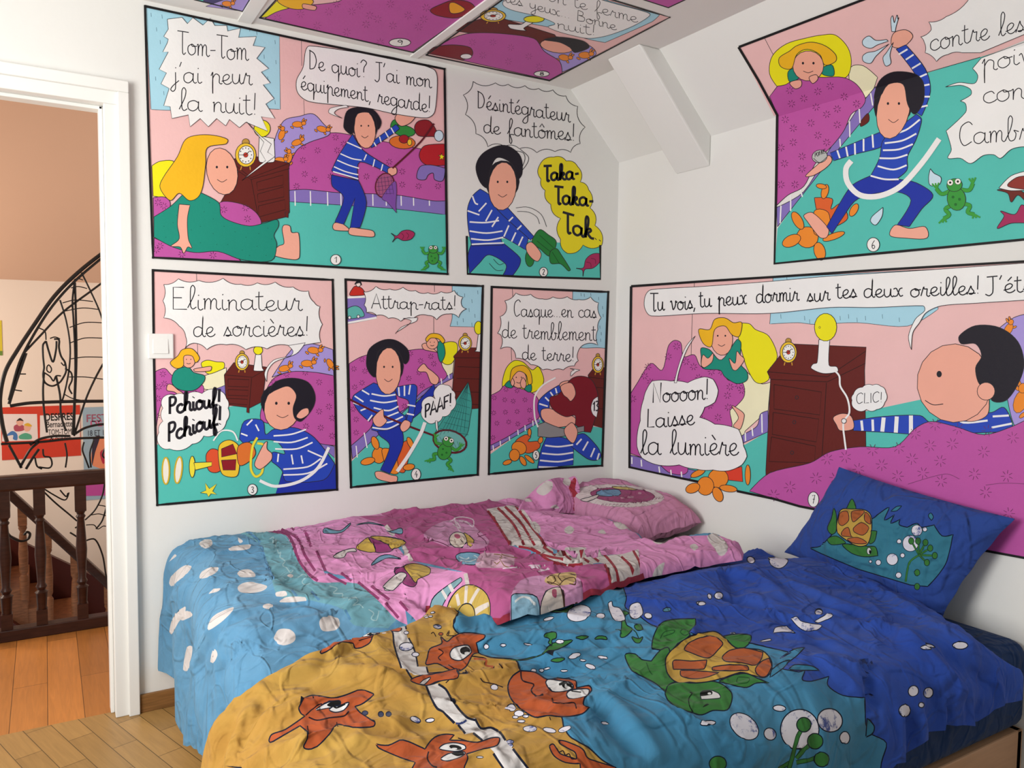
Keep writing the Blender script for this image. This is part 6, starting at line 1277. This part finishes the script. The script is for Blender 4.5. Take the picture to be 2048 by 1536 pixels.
M.z(1240, 510, 2.955).p('speech_bubble#2/lettering').text(INK, 2.4, 'Noooon!', 190, 872, 530, 850, 56).text(INK, 2.4, 'Laisse', 155, 1018, 440, 1005, 56).text(INK, 2.4, 'la lumière', 122, 1178, 700, 1185, 68)
M.number('7', 1143, 1445, 32, 45)
M.p('painted_border').l('141214', 4.8, '65,185! 500,155! 905,130! 1500,90! 2440,35!', '65,185! 58,700! 55,1255! 460,1340!', '690,1395! 905,1440! 1060,1485! 1240,1520! 1900,1700! 2388,1790! 2500,1812! 2500,31! 2440,35!')
M.build(1650, 750)
# ---- ceiling panels
M = Mural('C', 'comic panel numbered 8 on the ceiling board nearest the wall corner', '8', GC).z(350, 0, 1.95)
M.p('painted_scene').f(PINK, '980,215! 1403,-92! 1930,68! 1460,315!', 0).f(CUR, '1250,18! 1390,-82! 1890,58! 1860,85 1677,166! 1600,150 1480,110 1200,62!', 1)
M.p('painted_bed').f('a594d6', '1400,150 1500,145 1620,180 1640,215 1500,285 1480,260').bunny(1440, 160, 22, 0).bunny(1520, 225, 22, 10).bunny(1600, 215, 24, 0).p('painted_nightstand').f(BRN, '1120,95! 1240,60! 1480,135! 1490,160 1400,170 1250,145 1090,120!')
M.p('painted_bed').f(MAG, '985,205! 1080,150 1150,130 1260,130 1400,150 1440,200 1500,240 1510,285! 1460,312!').sparks('1240,165 1310,185 1160,165 1380,220 1300,240 1420,260 1200,215', 14, '6a2a58', 0.6).p('painted_helmet').f('781020', '985,208! 1010,185 1080,175 1150,185 1160,215 1120,235!').e(WHT, 1135, 220, 22, 10)
M.clock(1240, 62, 50, 24)
M.p('painted_lamp').f(WHT, '1300,95 1350,95 1380,75 1400,85 1360,110 1370,120 1310,112').e(YEL, 1400, 75, 40, 13)
M.p('painted_person').e(SKN, 1490, 180, 66, 26, 8).f(NIT, '1440,155 1500,145 1590,160 1615,185 1560,205 1540,185 1500,165')
M.p('speech_bubble').f(WHT, '1278,10 1340,-50 1420,-70 1700,10 1830,45 1852,60 1790,100 1700,135 1640,148 1594,148 1500,125 1455,105 1482,92 1420,65 1310,38', 1)
M.p('speech_bubble/lettering').text(INK, 1.2, 'On te ferme', 1450, 2, 1805, 90, 22).text(INK, 1.2, 'les yeux... Bonne', 1285, 8, 1722, 119, 20).text(INK, 1.2, 'nuit!', 1488, 110, 1645, 140, 20)
M.number('8', 1430, 288, 30, 11)
M.border(2.6, '980,215! 1403,-92! 1930,68! 1460,315!')
M.build(1110, 70)
M = Mural('C', 'comic panel numbered 9 on the middle ceiling board, mostly magenta', '9', GC).z(350, 0, 1.95)
M.p('painted_scene').f(PINK, '330,70! 520,-140! 1420,-140! 930,205!', 0)
M.p('painted_bed').f(YEL, '335,68! 400,0! 470,-10 480,30 400,60').f(MAG, '350,72! 400,45 480,25 640,5 700,-40 1000,-60! 1360,-100! 925,203!').sparks('400,70 490,55 490,20 600,45 690,45 555,100 670,125 720,20 760,60 790,75 850,100 910,60 950,105 970,75 840,15 800,165 630,15 980,30 745,95', 16, '6a2a58', 0.6)
M.p('painted_person').f(HAIR, '400,0 480,-20 540,5 500,35 440,30').f(SKN, '500,15 550,25 545,40 500,32').p('painted_helmet').f('8a1020', '995,40 1030,20 1090,0 1150,10 1170,40 1100,70 1020,60').f('e8a020', '1070,15 1090,10 1130,35 1110,50 1075,50')
M.number('9', 877, 166, 42, 16)
M.border(2.6, '330,70! 520,-140! 1420,-140! 930,205!')
M.build(700, 50)
M = Mural('C', 'dark cropped comic panel on the ceiling board nearest the doorway', '10', GC).z(350, 0, 1.95)
M.p('painted_scene').f('3a3468', '40,-10! 265,45! 330,-60! 60,-60!', 0).f('a594d6', '120,25! 190,0 260,-20 300,-20! 262,44!', 0.8).bunny(205, 15, 20, 5).f(TEAL, '60,-30! 110,-30! 110,10! 50,-5!', 0).f(MAG, '150,-40! 320,-50! 300,-10 200,-5!', 0)
M.border(2.6, '40,-10! 265,45! 330,-60! 60,-60!')
M.build(440, 5)
M = Mural('C', 'magenta comic panel edge on the ceiling above the slope, top of the view', '11', GC).z(350, 0, 1.95)
M.p('painted_scene').f(MAG, '1924,30! 1550,-90! 2250,-123!', 0).border(2.2, '1924,30! 1550,-90! 2250,-123!')
M.build(1340, 6)
